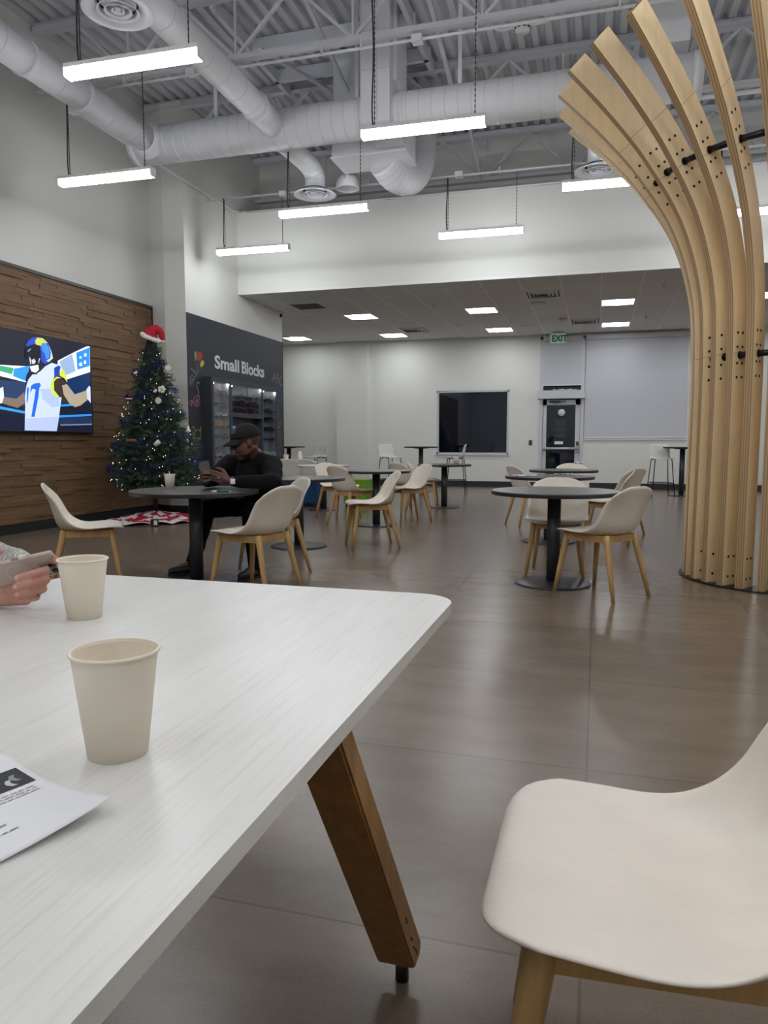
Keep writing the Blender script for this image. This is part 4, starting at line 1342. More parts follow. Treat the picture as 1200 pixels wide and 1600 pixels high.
# ------------------------------------------------------------------ white table in the foreground
t = thing('work_table', 'large white stained wooden table with oak legs in the foreground', 'table', (-0.868, 0.52, 0))
Lx, Ly, rc = 1.104, 2.452, 0.10
poly = []
for cx_, cy_, a0 in ((Lx / 2 - rc, Ly / 2 - rc, 0), (-Lx / 2 + rc, Ly / 2 - rc, 90), (-Lx / 2 + rc, -Ly / 2 + rc, 180), (Lx / 2 - rc, -Ly / 2 + rc, 270)):
    for k in range(13):
        a = R(a0 + 90 * k / 12)
        poly.append((cx_ + rc * math.cos(a), cy_ + rc * math.sin(a)))
b = MB()
b.prism(poly, ((0, 0, 0), (1, 0, 0), (0, 1, 0), (0, 0, 1)), 0.716, 0.74)
bmesh.ops.bevel(b.bm, geom=[e for e in b.bm.edges if abs(e.verts[0].co.z - e.verts[1].co.z) < 1e-6], offset=0.003, segments=2, affect='EDGES')
b.build('tabletop', M['whitewash'], t)
for sx in (1, -1):
    for sy in (1, -1):
        # slanting oak leg: outer face flush near the top edge
        q = MB()
        X0, X1 = sx * (Lx / 2 - 0.012), sx * (Lx / 2 - 0.092)
        sec = [(0.388, 0.716), (0.440, 0.716), (0.893, 0.072), (0.884, 0.045), (0.838, 0.045)]
        A = [q.bm.verts.new((X0, sy * y_, z_)) for y_, z_ in sec]
        B = [q.bm.verts.new((X1, sy * y_, z_)) for y_, z_ in sec]
        q._face(A); q._face(B[::-1])
        for i in range(len(sec)):
            j = (i + 1) % len(sec)
            q._face((A[i], A[j], B[j], B[i]))
        bmesh.ops.recalc_face_normals(q.bm, faces=q.bm.faces[:])
        bmesh.ops.bevel(q.bm, geom=q.bm.edges[:], offset=0.004, segments=2, affect='EDGES')
        leg = q.build('leg', M['oak_dark'], t)
        MB().tube([(sx * (Lx / 2 - 0.045), sy * 0.862, 0.0), (sx * (Lx / 2 - 0.045), sy * 0.862, 0.05)], 0.014, 14).build('levelling_foot', M['black'], leg)
        if sx == 1 and sy == 1:
            c = MB()
            for y_, z_, l_ in ((0.803, 0.140, 0.026), (0.826, 0.105, 0.022), (0.848, 0.082, 0.014), (0.765, 0.205, 0.012)):
                c.tube([(X0 - 0.002, y_ - 0.01, z_ + 0.004), (X0 + 0.0006, y_, z_), (X0 + 0.0006, y_ + l_ * 0.5, z_ - 0.016)], 0.0012, 5)
            c.build('wood_crack', M['endgrain'], leg)
b = MB()
b.box((0, 0.37, 0.695), (0.96, 0.08, 0.04)).box((0, -0.37, 0.695), (0.96, 0.08, 0.04)).box((0, 0, 0.69), (0.06, 0.66, 0.03))
b.build('under_frame', M['oak_dark'], t)

# printed sheet with a lifted corner
t = thing('printed_sheet', 'white printed sheet of paper lying on the table at lower left', 'paper', (-0.46, 0.602, 0.7415), 0)
ea, eb = Vector((-0.937, 0.350, 0)).normalized(), Vector((-0.343, -0.939, 0)).normalized()   # along the long and short edge
def sheet_pt(u, v, dz=0.0):
    lift = 0.016 * max(0.0, 1 - (u + v) / 0.16) ** 2 + 0.004 * max(0, 1 - abs(u - 0.2) / 0.08) * max(0, 1 - v / 0.3)
    return ea * u + eb * v + Vector((0, 0, 0.0006 + lift + dz))
b = MB().grid([[sheet_pt(0.28 * i / 28, 0.216 * j / 22) for j in range(23)] for i in range(29)])
o = b.build('sheet', mat('office_paper', (236, 236, 240), 0.7), t)
so = o.modifiers.new('s', 'SOLIDIFY'); so.thickness = 0.0006
pic_m = [mat('print_dark', (58, 60, 66), 0.8), mat('print_mid', (150, 152, 158), 0.8), mat('print_light', (208, 210, 214), 0.8)]
b = MB()
def patch(u0, u1, v0, v1, m):
    n = 4
    b.grid([[sheet_pt(u0 + (u1 - u0) * i / n, v0 + (v1 - v0) * j / n, 0.0007) for j in range(n + 1)] for i in range(n + 1)], m)
patch(0.128, 0.172, 0.010, 0.18, 0)
b2 = b
for k in range(16):
    u = 0.130 + rnd.random() * 0.024; v = 0.014 + rnd.random() * 0.15
    n = 3
    b.grid([[sheet_pt(u + 0.016 * i / n, v + 0.006 * j / n + 0.004 * math.sin(i), 0.0010) for j in range(n + 1)] for i in range(n + 1)], 1 if k % 3 else 2)
b.build('printed_picture', pic_m, t)
b = MB()
def textline(u, v0, v1, hh=0.0022):
    v = v0
    while v < v1:
        w_ = rnd.uniform(0.003, 0.010)
        pts = [sheet_pt(u, v, 0.0008), sheet_pt(u, v + w_, 0.0008), sheet_pt(u + hh, v + w_, 0.0008), sheet_pt(u + hh, v, 0.0008)]
        b.quad(pts)
        v += w_ + 0.002
for k in range(3):
    textline(0.117 - k * 0.006, 0.018, 0.2, 0.0016)
textline(0.059, 0.076, 0.19); textline(0.043, 0.072, 0.19)
b.build('printed_text', mat('print_grey', (150, 150, 156), 0.8), t)

# small papers on the tables and the chair
def loose_paper(x, y, z, sx, sy, rz, label, amp=0.004):
    P = [[(sx * (i / 8 - 0.5), sy * (j / 6 - 0.5), 0.003 + amp * (1 + math.sin(i * 1.7 + j * 2.3))) for j in range(7)] for i in range(9)]
    o = MB().grid(P).build('paper_sheet', mat('paper_white', (232, 234, 236), 0.7), loc=(x, y, z))
    o.rotation_euler = (0, 0, rz)
    s_ = o.modifiers.new('s', 'SOLIDIFY'); s_.thickness = 0.001
    return tag(o, label, 'paper')
loose_paper(-0.76, 8.25, 0.74, 0.26, 0.2, 0.2, 'white papers spread on the left of the middle right table')
loose_paper(-0.32, 8.72, 0.74, 0.12, 0.1, 0.4, 'small white napkin on the far side of the middle right table', 0.006)
loose_paper(-0.24, 11.14, 0.80, 0.16, 0.06, 0.1, 'white paper scrap lying over the chair back in front of the door', 0.012)

# pen on the man's table
t = thing('pen', 'green and white pen on the dark table below the wrist watch', 'pen', (-2.70, 4.93, 0.746), R(20))
MB().tube([(-0.03, 0, 0), (0.06, 0, 0)], 0.006, 10).build('barrel', mat('pen_green', (20, 96, 66), 0.4), t)
MB().tube([(-0.065, 0, 0), (-0.03, 0, 0)], 0.0065, 10).build('cap', M['white'], t)
MB().tube([(0.06, 0, 0), (0.075, 0, 0)], [0.005, 0.001], 10).build('tip', M['white'], t)

# ------------------------------------------------------------------ fin sculpture
TC = (1.485, 6.6145)
t = thing('wooden_fin_sculpture', 'tree-like ring of curved birch plywood fins joined by black pipes', 'sculpture', (*TC, 0))
OUT = [(0.760, 0.012), (0.755, 0.7), (0.750, 1.4), (0.755, 1.82), (0.772, 2.14), (0.808, 2.36), (0.868, 2.58), (0.956, 2.80), (1.07, 3.0), (1.18, 3.157), (1.31, 3.33), (1.49, 3.53), (1.66, 3.70), (1.875, 3.90)]
outer = cr([(p[0], 0, p[1]) for p in OUT], 46)
inner = []
for i, p in enumerate(outer):
    tn = (outer[min(i + 1, 45)] - outer[max(i - 1, 0)]).normalized()
    f = i / 45
    wdt = 0.170
    inner.append(p + Vector((-tn.z, 0, tn.x)) * wdt)
inner[0] = Vector((0.59, 0, 0.012))
TH = 0.056
FIN_ANG = [187.6 + 11.95 * k for k in range(-5, 20)]
bolt_m = mat('bolt_black', (20, 16, 14), 0.5)
joint_m = mat('scarf_joint', (120, 92, 62), 0.6)
def arc_at(z):
    for i in range(45):
        if outer[i + 1].z >= z:
            f = (z - outer[i].z) / (outer[i + 1].z - outer[i].z)
            o_ = outer[i].lerp(outer[i + 1], f); n_ = inner[i].lerp(inner[i + 1], f)
            return o_, n_, (outer[i + 1] - outer[i]).normalized()
def make_fin():
    b = MB()
    rows = []
    uvs = []
    for s in (-1, 1):
        rows.append([[b.bm.verts.new((p.x, s * TH / 2, p.z)) for p in side] for side in (outer, inner)])
    uvl = b.bm.loops.layers.uv.new('ply')
    for i in range(45):
        for s in (0, 1):
            o_, n_ = rows[s]
            b._face((o_[i], n_[i], n_[i + 1], o_[i + 1]), 0, False)
        for side in (0, 1):
            a, c = rows[0][side], rows[1][side]
            f = b._face((a[i], a[i + 1], c[i + 1], c[i]), 1, False)
            for lp, u in zip(f.loops, (0, 0, 1, 1)):
                lp[uvl].uv = (u, 0)
    for i in (0, 45):
        f = b._face((rows[0][0][i], rows[0][1][i], rows[1][1][i], rows[1][0][i]), 1)
        for lp, u in zip(f.loops, (0, 0, 1, 1)):
            lp[uvl].uv = (u, 0)
    for f in b.bm.faces:
        f.smooth = False
    # bolt heads either side of each pipe, and pairs at the foot
    def bolt(px_, pz):
        for s in (-1, 1):
            b.lathe([(0.0, 0.0016), (0.0105, 0.0016), (0.0105, -0.001)], 10, (px_, s * TH / 2, pz), m=2, M=Matrix.Rotation(R(90 if s < 0 else -90), 4, 'X'), smooth=False)
    for zc, offs in ((1.765, (-0.165, -0.06, 0.06, 0.165)), (3.13, (-0.19, -0.075, 0.075, 0.19))):
        o_, n_, tn = arc_at(zc)
        w_ = (n_ - o_).normalized()
        mid = o_.lerp(n_, 0.46)
        for q in offs:
            for a in (-0.028, 0.028):
                p = mid + tn * q + w_ * a
                bolt(p.x, p.z)
    for zc in (0.08, 0.235):
        for a in (0.64, 0.70):
            bolt(a, zc)
    # faint scarf joint lines
    for zc in (1.78, 3.12, 3.42):
        o_, n_, tn = arc_at(zc)
        for s in (-1, 1):
            y_ = s * (TH / 2 + 0.0006)
            h_ = tn * 0.0012
            b.quad([(o_.x - h_.x, y_, o_.z - h_.z), (n_.x - h_.x, y_, n_.z - h_.z), (n_.x + h_.x, y_, n_.z + h_.z), (o_.x + h_.x, y_, o_.z + h_.z)], 3)
    return b.build('fin', [M['birch'], M['birch_edge'], bolt_m, joint_m], t, recalc=False)
fin0 = make_fin()
bmx = bmesh.new(); bmx.from_mesh(fin0.data); bmesh.ops.recalc_face_normals(bmx, faces=bmx.faces[:]); bmx.to_mesh(fin0.data); bmx.free()
for i, a in enumerate(FIN_ANG):
    f = fin0 if i == 0 else fin0.copy()
    if i:
        COL.objects.link(f)
        f.parent = t
    f.rotation_euler = (0, 0, R(a))
for zc in (1.765, 3.13):
    o_, n_, tn = arc_at(zc)
    mid = o_.lerp(n_, 0.46)
    for a0, a1 in zip(FIN_ANG, FIN_ANG[1:]):
        p0 = Vector((mid.x * math.cos(R(a0)), mid.x * math.sin(R(a0)), mid.z))
        p1 = Vector((mid.x * math.cos(R(a1)), mid.x * math.sin(R(a1)), mid.z))
        dd = (p1 - p0).normalized()
        b = MB().tube([p0, p1], 0.023, 16)
        for q in (p0 + dd * 0.03, p1 - dd * 0.03):
            b.tube([q - dd * 0.004, q + dd * 0.004], 0.029, 18)
        b.build('connecting_pipe', M['blackpipe'], t)
b = MB()
arc0, arc1 = R(FIN_ANG[0] - 5), R(FIN_ANG[-1] + 5)
ring = []
for k in range(73):
    a = arc0 + (arc1 - arc0) * k / 72
    ca, sa = math.cos(a), math.sin(a)
    ring.append([(0.785 * ca, 0.785 * sa, 0.0), (0.785 * ca, 0.785 * sa, 0.012), (0.565 * ca, 0.565 * sa, 0.012), (0.565 * ca, 0.565 * sa, 0.0)])
b.grid(ring, smooth=False, wrap=True)
b.build('base_plate', M['black'], t)
# ------------------------------------------------------------------ television
def emis(col, s=0.6):
    m = mat('screen_' + col, col, 0.3, emit=col, strength=s)
    return m
XTV = -6.70
t = thing('television', 'large wall mounted television showing a football player in a white jersey', 'television', (XTV, 7.63, 1.84))
MB().box((-0.03, 0, 0), (0.05, 2.13, 1.22), bev=0.008).build('case', M['black'], t)
MB().box((-0.065, 0, 0), (0.03, 0.6, 0.4)).build('wall_bracket', M['black'], t)
scr = MB().box((-0.002, 0.0, 0.0), (0.006, 2.10, 1.19)).build('screen', mat('screen_glass', (12, 13, 20), 0.12, emit=(26, 29, 44), strength=0.6), t)
cols, b = [], MB()
def clip_poly(poly, y_lo, y_hi, z_lo, z_hi):
    for ax, lim, sg in ((0, y_lo, 1), (0, y_hi, -1), (1, z_lo, 1), (1, z_hi, -1)):
        out = []
        for i in range(len(poly)):
            p, q = poly[i - 1], poly[i]
            ip, iq = (p[ax] - lim) * sg >= 0, (q[ax] - lim) * sg >= 0
            if ip != iq:
                f = (lim - p[ax]) / (q[ax] - p[ax])
                out.append((p[0] + (q[0] - p[0]) * f, p[1] + (q[1] - p[1]) * f))
            if iq:
                out.append(q)
        poly = out
        if len(poly) < 3:
            return None
    return poly
from mathutils.geometry import tessellate_polygon
def flat_poly(b, poly, x, m):
    tri = tessellate_polygon([[Vector((0, y_, z_)) for y_, z_ in poly]])
    vv = [b.bm.verts.new((x, y_, z_)) for y_, z_ in poly]
    for a_ in tri:
        b._face([vv[i] for i in a_], m)
for i, (c, poly) in enumerate(TV_ART):
    poly = [(y_ - 7.63, z_ - 1.84) for y_, z_ in poly]
    poly = clip_poly(poly, -1.05, 1.045, -0.595, 0.595)
    if poly is None:
        continue
    if c not in cols:
        cols.append(c)
    flat_poly(b, poly, 0.0012 + i * 0.00022, cols.index(c))
b.build('picture', [emis(c) for c in cols], scr, recalc=False)

# ------------------------------------------------------------------ chalkboard wall
XC = -6.1
t = thing('chalkboard', 'dark chalkboard wall with the words Small Blocks and chalk drawings', 'chalkboard', (XC, 11.955, 0))
b = MB()
b.box((0.003, 0, 1.61), (0.006, 3.59, 2.98)).box((0.005, 1.794, 1.55), (0.012, 0.012, 3.1))
b.build('board', M['chalk'], t)
def chalk_mat(c):
    m = mat('chalk_' + c, c, 0.9)
    return m
cm, b = [], MB()
for kind, c, poly, w_ in CHALK:
    if c not in cm:
        cm.append(c)
    k = cm.index(c)
    poly = [(y_ - 11.955, z_) for y_, z_ in poly]
    if kind == 'fill':
        flat_poly(b, [(p.x, p.z) for p in cr([(y_, 0, z_) for y_, z_ in poly + [poly[0]]], 30)][:-1], 0.0072, k)
    else:
        pts = cr([(0.0075, y_, z_) for y_, z_ in poly], max(8, 5 * len(poly)))
        for p, q in zip(pts, pts[1:]):
            b.bar(p, q, w_ * rnd.uniform(0.6, 1.05), 0.0006, k, up=(1, 0, 0))
b.build('chalk_drawing', [chalk_mat(c) for c in cm], t, recalc=False)
lm = mat('chalk_lettering', (232, 233, 234), 0.9, var=0.28, vscale=(40, 40, 40))
for word, y_a, wid in (('Small', 11.005, 0.86), ('Blocks', 11.965, 0.915)):
    me = text_mesh(word, 0.292, 0.008, 0.001, 1.17)
    xs_ = [v.co.x for v in me.vertices]
    for v in me.vertices:
        v.co.x = (v.co.x - min(xs_)) * (wid / (max(xs_) - min(xs_)))
    o = mesh_obj('lettering', me, [lm], t)
    o.location = (0.008, y_a - 11.955, 2.338)
    o.rotation_euler = (R(90), 0, R(90))

# display cabinet
XF = 0.155
t = thing('display_cabinet', 'dark grey display cabinet with lit glass bays set in the chalkboard wall', 'display cabinet', (XC + 0.006, 11.872, 0))
y0_, y1_, H = -1.265, 1.265, 2.162
cabm = mat('cabinet_charcoal', (56, 60, 68), 0.5)
back = mat('cabinet_back', (176, 178, 180), 0.6)
led = mat('cabinet_led', (255, 255, 255), 0.4, emit=(250, 252, 255), strength=60.0)
bays = [(-1.195, -0.662, 0.55, 2.086), (-0.582, 0.575, 1.62, 2.082), (0.632, 1.20, 0.55, 2.07)]
mon = (-0.57, 0.575, 0.95, 1.54)
b = MB()
holes = bays + [mon]
ys = sorted({y0_, y1_} | {h[i] for h in holes for i in (0, 1)})
zs = sorted({0.0, H} | {h[i] for h in holes for i in (2, 3)})
for ya, yb in zip(ys, ys[1:]):
    for za, zb in zip(zs, zs[1:]):
        ym, zm = (ya + yb) / 2, (za + zb) / 2
        if not any(h[0] < ym < h[1] and h[2] < zm < h[3] for h in holes):
            b.box((XF / 2, ym, zm), (XF, yb - ya, zb - za))
bmesh.ops.remove_doubles(b.bm, verts=b.bm.verts[:], dist=0.0005)
b.build('carcass', cabm, t)
for h in bays:
    MB().box((0.004, (h[0] + h[1]) / 2, (h[2] + h[3]) / 2), (0.006, h[1] - h[0], h[3] - h[2])).build('back_panel', back, t)
cl = bpy.data.materials.new('clear_pane')
cl.use_nodes = True
nt = cl.node_tree
nt.nodes.remove(nt.nodes['Principled BSDF'])
tr_ = N(nt, 'ShaderNodeBsdfTransparent'); tr_.inputs[0].default_value = (0.86, 0.88, 0.9, 1)
gl_ = N(nt, 'ShaderNodeBsdfGlossy'); gl_.inputs['Roughness'].default_value = 0.03
mx_ = N(nt, 'ShaderNodeMixShader')
for a_, b__ in ((sheen(nt, 0.04), mx_.inputs[0]), (tr_.outputs[0], mx_.inputs[1]), (gl_.outputs[0], mx_.inputs[2]), (mx_.outputs[0], nt.nodes['Material Output'].inputs[0])):
    nt.links.new(a_, b__)
for h, lv in ((bays[0], (1.885, 1.705, 1.53, 1.35, 1.18, 1.0, 0.86)), (bays[1], (1.90, 1.755)), (bays[2], (1.87, 1.69, 1.52, 1.34, 1.17))):
    for z_ in lv:
        MB().box((0.075, (h[0] + h[1]) / 2, z_), (0.13, h[1] - h[0] - 0.01, 0.008)).build('glass_shelf', cl, t)
for h in bays:
    MB().box((XF - 0.006, (h[0] + h[1]) / 2, (h[2] + h[3]) / 2), (0.006, h[1] - h[0], h[3] - h[2])).build('glass_door', cl, t)
    for yy in (h[0] + 0.0025, h[1] - 0.0025):
        MB().box((0.075, yy, (h[2] + h[3]) / 2), (0.13, 0.004, h[3] - h[2] - 0.002)).build('side_liner', back, t)
    for yy in (h[0] + 0.03, h[1] - 0.03):
        MB().ball((XF - 0.022, yy, h[3] - 0.022), 0.011, 10, 6).build('spot_lamp', led, t)
MB().box((XF - 0.004, -0.01, 1.98), (0.006, 0.012, 0.2)).build('pane_divider', M['cable'], t)
m_ = MB().box((0.02, (mon[0] + mon[1]) / 2, (mon[2] + mon[3]) / 2), (0.03, mon[1] - mon[0], mon[3] - mon[2])).build('niche_back', M['black'], t)
sc_ = MB().box((0.05, -0.11, 1.17), (0.03, 0.90, 0.46), bev=0.004).build('monitor', M['black'], t)
MB().box((0.067, -0.11, 1.175), (0.004, 0.88, 0.43)).build('screen', emis('3a8ccc', 0.55), sc_)

# model cars on the shelves
def model_car(y, z, L, col, label, style=0, flip=False, wheelc=(24, 24, 26)):
    hh = L * (0.20, 0.17, 0.22)[style]
    prof = ([(0, .25), (.02, .52), (.25, .60), (.36, .97), (.66, 1.0), (.84, .62), (1, .52), (1, .22)],
            [(0, .3), (.04, .46), (.30, .55), (.40, .95), (.52, .98), (.70, .66), (.92, .62), (1, .80), (1, .25)],
            [(0, .25), (.02, .55), (.22, .62), (.32, 1.0), (.86, 1.0), (.97, .6), (1, .5), (1, .22)])[style]
    b = MB()
    s = -1 if flip else 1
    poly = [(s * (u - 0.5) * L, v * hh) for u, v in prof]
    b.prism(poly if s > 0 else poly[::-1], ((0, 0, 0), (0, 1, 0), (0, 0, 1), (1, 0, 0)), -0.045, 0.045, 0)
    glz = [(s * (u - 0.5) * L, v * hh) for u, v in ((.37, .66), (.42, .90), (.62, .92), (.74, .66))]
    b.prism(glz if s > 0 else glz[::-1], ((0, 0, 0), (0, 1, 0), (0, 0, 1), (1, 0, 0)), -0.0465, 0.0465, 1)
    for u in (.2, .79):
        for sx in (-1, 1):
            b.tube([(sx * 0.034, s * (u - 0.5) * L, hh * 0.26), (sx * 0.05, s * (u - 0.5) * L, hh * 0.26)], hh * 0.26, 16, 2)
    o = b.build('model_car', [mat('car_paint', col, 0.3), mat('car_glass', (26, 30, 36), 0.15), mat('car_wheel', wheelc, 0.5)], loc=(XC + 0.085, y, z))
    tag(o, label, 'model car', 'model cars in the display cabinet')
    return o
LBAY = 'in the left bay of the display cabinet'
for y, z, L, c, lab, st, fl in (
    (11.07, 1.889, 0.40, (150, 112, 108), 'dusty red model car on the top shelf ' + LBAY, 0, False),
    (11.05, 1.709, 0.36, (96, 56, 46), 'dark maroon model racer ' + LBAY, 1, True),
    (11.07, 1.534, 0.40, (206, 208, 208), 'white model car ' + LBAY, 0, True),
    (11.07, 1.354, 0.38, (196, 130, 52), 'orange model car ' + LBAY, 2, True),
    (11.07, 1.184, 0.40, (52, 50, 112), 'dark blue model car ' + LBAY, 0, False),
    (11.09, 1.004, 0.42, (112, 136, 66), 'green model car ' + LBAY, 1, False),
    (11.00, 0.864, 0.34, (190, 180, 180), 'pale model car on the lowest visible shelf ' + LBAY, 0, False),
    (11.72, 1.904, 0.24, (132, 132, 130), 'grey model car on the top shelf of the middle bay', 0, True),
    (12.20, 1.904, 0.30, (220, 222, 224), 'white model car on the top shelf of the middle bay', 1, True),
    (11.42, 1.759, 0.12, (226, 138, 44), 'small orange model truck at the left of the middle bay', 2, True),
    (11.75, 1.759, 0.46, (64, 40, 44), 'dark model racing car in the middle bay', 1, True),
    (12.22, 1.759, 0.36, (152, 40, 44), 'bright red model car in the middle bay', 0, True),
    (11.62, 1.626, 0.44, (96, 40, 44), 'large maroon model racer at the bottom of the middle bay', 1, False),
    (12.12, 1.626, 0.5, (110, 62, 62), 'long red and white model racer at the bottom right of the middle bay', 1, True),
):
    model_car(y, z, L, c, lab, st, fl)
for y, z, c, st, lab in ((12.86, 1.874, (58, 60, 62), 0, 'topmost dark model car'), (12.84, 1.694, (92, 94, 98), 0, 'second model car from the top'), (12.88, 1.524, (26, 28, 34), 2, 'black model car, third from the top'),
                         (12.90, 1.344, (66, 68, 70), 2, 'boxy grey model car, fourth from the top'), (12.90, 1.174, (150, 152, 152), 0, 'silver model car, lowest one')):
    model_car(y, z, 0.28, c, lab + ' in the right bay of the display cabinet', st, True)

# ------------------------------------------------------------------ christmas tree
TX, TY = -6.02, 9.1
PROF = [(0.45, 0.50), (0.6, 0.62), (0.8, 0.63), (1.1, 0.55), (1.5, 0.42), (1.9, 0.305), (2.2, 0.205), (2.45, 0.12), (2.62, 0.045)]
def tree_r(z):
    if z <= PROF[0][0]:
        return PROF[0][1]
    for (a, r0), (c, r1) in zip(PROF, PROF[1:]):
        if z <= c:
            return r0 + (r1 - r0) * (z - a) / (c - a)
    return 0.03
t = thing('christmas_tree', 'tall artificial christmas tree against the wood wall', 'christmas tree', (TX, TY, 0))
MB().tube([(0, 0, 0.0), (0, 0, 0.5), (0, 0, 2.55)], [0.028, 0.026, 0.012], 12).build('trunk', mat('trunk_black', (26, 28, 26), 0.6), t)
b = MB()
for k in range(4):
    a = PI / 4 + k * PI / 2
    b.bar((0, 0, 0.05), (0.3 * math.cos(a), 0.3 * math.sin(a), 0.012), 0.03)
b.build('stand', M['black'], t)
verts, faces, mi = [], [], []
rt = random.Random(11)
def needle(p, d, L, w_):
    sx = d.cross(Vector((rt.uniform(-1, 1), rt.uniform(-1, 1), rt.uniform(-1, 1)))).normalized() * w_
    k = len(verts)
    verts.extend(((p - sx)[:], (p + sx)[:], (p + d * L)[:]))
    faces.append((k, k + 1, k + 2))
n_tip = 0
z = 0.42
while n_tip < 1750:
    z = 0.44 + (2.6 - 0.44) * (1 - math.sqrt(rt.random()))  # more tips low down
    Rr = tree_r(z) * (1 + 0.10 * math.sin(z * 26 + 2.0 * math.sin(n_tip * 0.7)))
    a = rt.uniform(0, 2 * PI)
    rr = Rr * (rt.uniform(0.35, 1.0) ** 0.6)
    out = Vector((math.cos(a), math.sin(a), 0))
    tipL = rt.uniform(0.09, 0.17) * (0.55 + 0.45 * min(1, Rr / 0.4))
    d = (out + Vector((rt.uniform(-.35, .35), rt.uniform(-.35, .35), rt.uniform(-0.30, 0.42)))).normalized()
    base = out * max(0.0, rr - tipL * 0.8) + Vector((0, 0, z - d.z * tipL * 0.5))
    n_tip += 1
    nn = 30
    for k in range(nn):
        f = k / nn
        p = base + d * (tipL * f)
        side = d.cross(Vector((rt.uniform(-1, 1), rt.uniform(-1, 1), rt.uniform(-1, 1)))).normalized()
        nd = (side + d * rt.uniform(0.35, 0.9)).normalized()
        needle(p, nd, rt.uniform(0.03, 0.05), 0.0042)
        mi.append(n_tip % 3)
me = bpy.data.meshes.new('foliage')
me.from_pydata(verts, [], faces)
for m_ in (mat('needle_green', (56, 88, 70), 0.6), mat('needle_dark', (40, 66, 56), 0.6), mat('needle_olive', (74, 98, 70), 0.6)):
    me.materials.append(m_)
me.polygons.foreach_set('material_index', mi)
o = bpy.data.objects.new('foliage', me)
COL.objects.link(o)
o.parent = t
MB().lathe([(0.0, 0.5)] + [(r_ * 0.66, z_) for z_, r_ in PROF], 24).build('inner_shade_cone', mat('tree_core', (14, 24, 20), 0.9), t)  # dark cone stands in for dense inner branches and the shade between them

# string lights: one wire, individual bulbs
t2 = thing('string_lights', 'string of small warm white lights wound round the christmas tree', 'string lights', (TX, TY, 0))
bulb_m = mat('lit_bulb', (255, 250, 235), 0.4, emit=(255, 246, 228), strength=1.1)
b = MB()
wp = []
for k in range(420):
    f = k / 419
    z_ = 0.5 + 2.05 * f
    a = f * 2 * PI * 11
    r_ = tree_r(z_) * 0.93
    wp.append(Vector((r_ * math.cos(a), r_ * math.sin(a), z_)))
b.tube(wp, 0.002, 4)
b.build('wire', mat('wire_green', (20, 40, 30), 0.6), t2)
bulb0 = None
for k in range(100):
    z_ = 0.46 + 2.1 * (1 - math.sqrt(rt.random()))
    a = R(rt.uniform(185, 385))
    r_ = tree_r(z_) * rt.uniform(0.96, 1.04)
    if bulb0 is None:
        bulb0 = MB().ball((0, 0, 0), 0.005, 8, 6).build('bulb', bulb_m, t2)
        q = bulb0
    else:
        q = bulb0.copy()
        COL.objects.link(q)
        q.parent = t2
    q.location = (r_ * math.cos(a), r_ * math.sin(a), z_)

# blue tinsel garland
verts, faces, mi = [], [], []
for k in range(4200):
    f = rt.random()
    z_ = 0.62 + 1.75 * f + rt.gauss(0, 0.018)
    a = f * 2 * PI * 5.2 + 2.2
    z_ -= 0.045 * math.sin(a * 3)
    r_ = tree_r(z_) * 0.985 + rt.gauss(0, 0.012)
    p = Vector((r_ * math.cos(a) + rt.gauss(0, 0.012), r_ * math.sin(a) + rt.gauss(0, 0.012), z_ + rt.gauss(0, 0.014)))
    d = Vector((rt.gauss(0, 1), rt.gauss(0, 1), rt.gauss(0, 1))).normalized()
    needle(p, d, rt.uniform(0.03, 0.055), 0.003)
me = bpy.data.meshes.new('tinsel_garland')
me.from_pydata(verts, [], faces)
me.materials.append(mat('blue_tinsel', (18, 28, 112), 0.3, metal=0.5))
o = bpy.data.objects.new('tinsel_garland', me)
COL.objects.link(o)
o.location = (TX, TY, 0)
tag(o, 'dark blue tinsel garland wound round the christmas tree', 'garland')
o['kind'] = 'thing'

# santa hat over the tip
t = thing('santa_hat', 'red santa hat with white fur brim on top of the christmas tree', 'hat', (TX, TY, 2.535))
t.scale = (0.84, 0.84, 0.84)
sR = (0.55 * 1.0, 0.83)
right = Vector((0.83, 0.55, 0)).normalized()
fwd = Vector((0.55, -0.83, 0)).normalized()
pts = cr([Vector((0, 0, 0.05)) - right * 0.02, Vector((0, 0, 0.13)) + right * 0.015, Vector((0, 0, 0.175)) + right * 0.085, Vector((0, 0, 0.12)) + right * 0.16, Vector((0, 0, -0.01)) + right * 0.185], 20)
b = MB().tube(pts, [0.125 - 0.085 * (k / 19) ** 0.8 for k in range(20)], 22)
b.build('cap', mat('santa_red', (176, 18, 40), 0.8, var=0.15, vscale=(14, 14, 14)), t)
fur = mat('white_fur', (232, 230, 224), 0.95, bump=0.5, bscale=90)
b = MB()
for k in range(56):
    a = 2 * PI * k / 56
    c = right * (0.135 * math.cos(a)) + fwd * (0.125 * math.sin(a)) + Vector((0, 0, 0.035 - 0.030 * math.sin(a) - 0.05 * math.cos(a)))
    b.ball(c + Vector((rt.uniform(-.004, .004), rt.uniform(-.004, .004), rt.uniform(-.006, .006))), rt.uniform(0.034, 0.041), 8, 6)
b.build('fur_brim', fur, t)
b = MB()
for k in range(26):
    d = Vector((rt.gauss(0, 1), rt.gauss(0, 1), rt.gauss(0, 1))).normalized() * 0.022
    b.ball(Vector(pts[-1]) + d, 0.022, 8, 6)
b.build('pompom', fur, t)

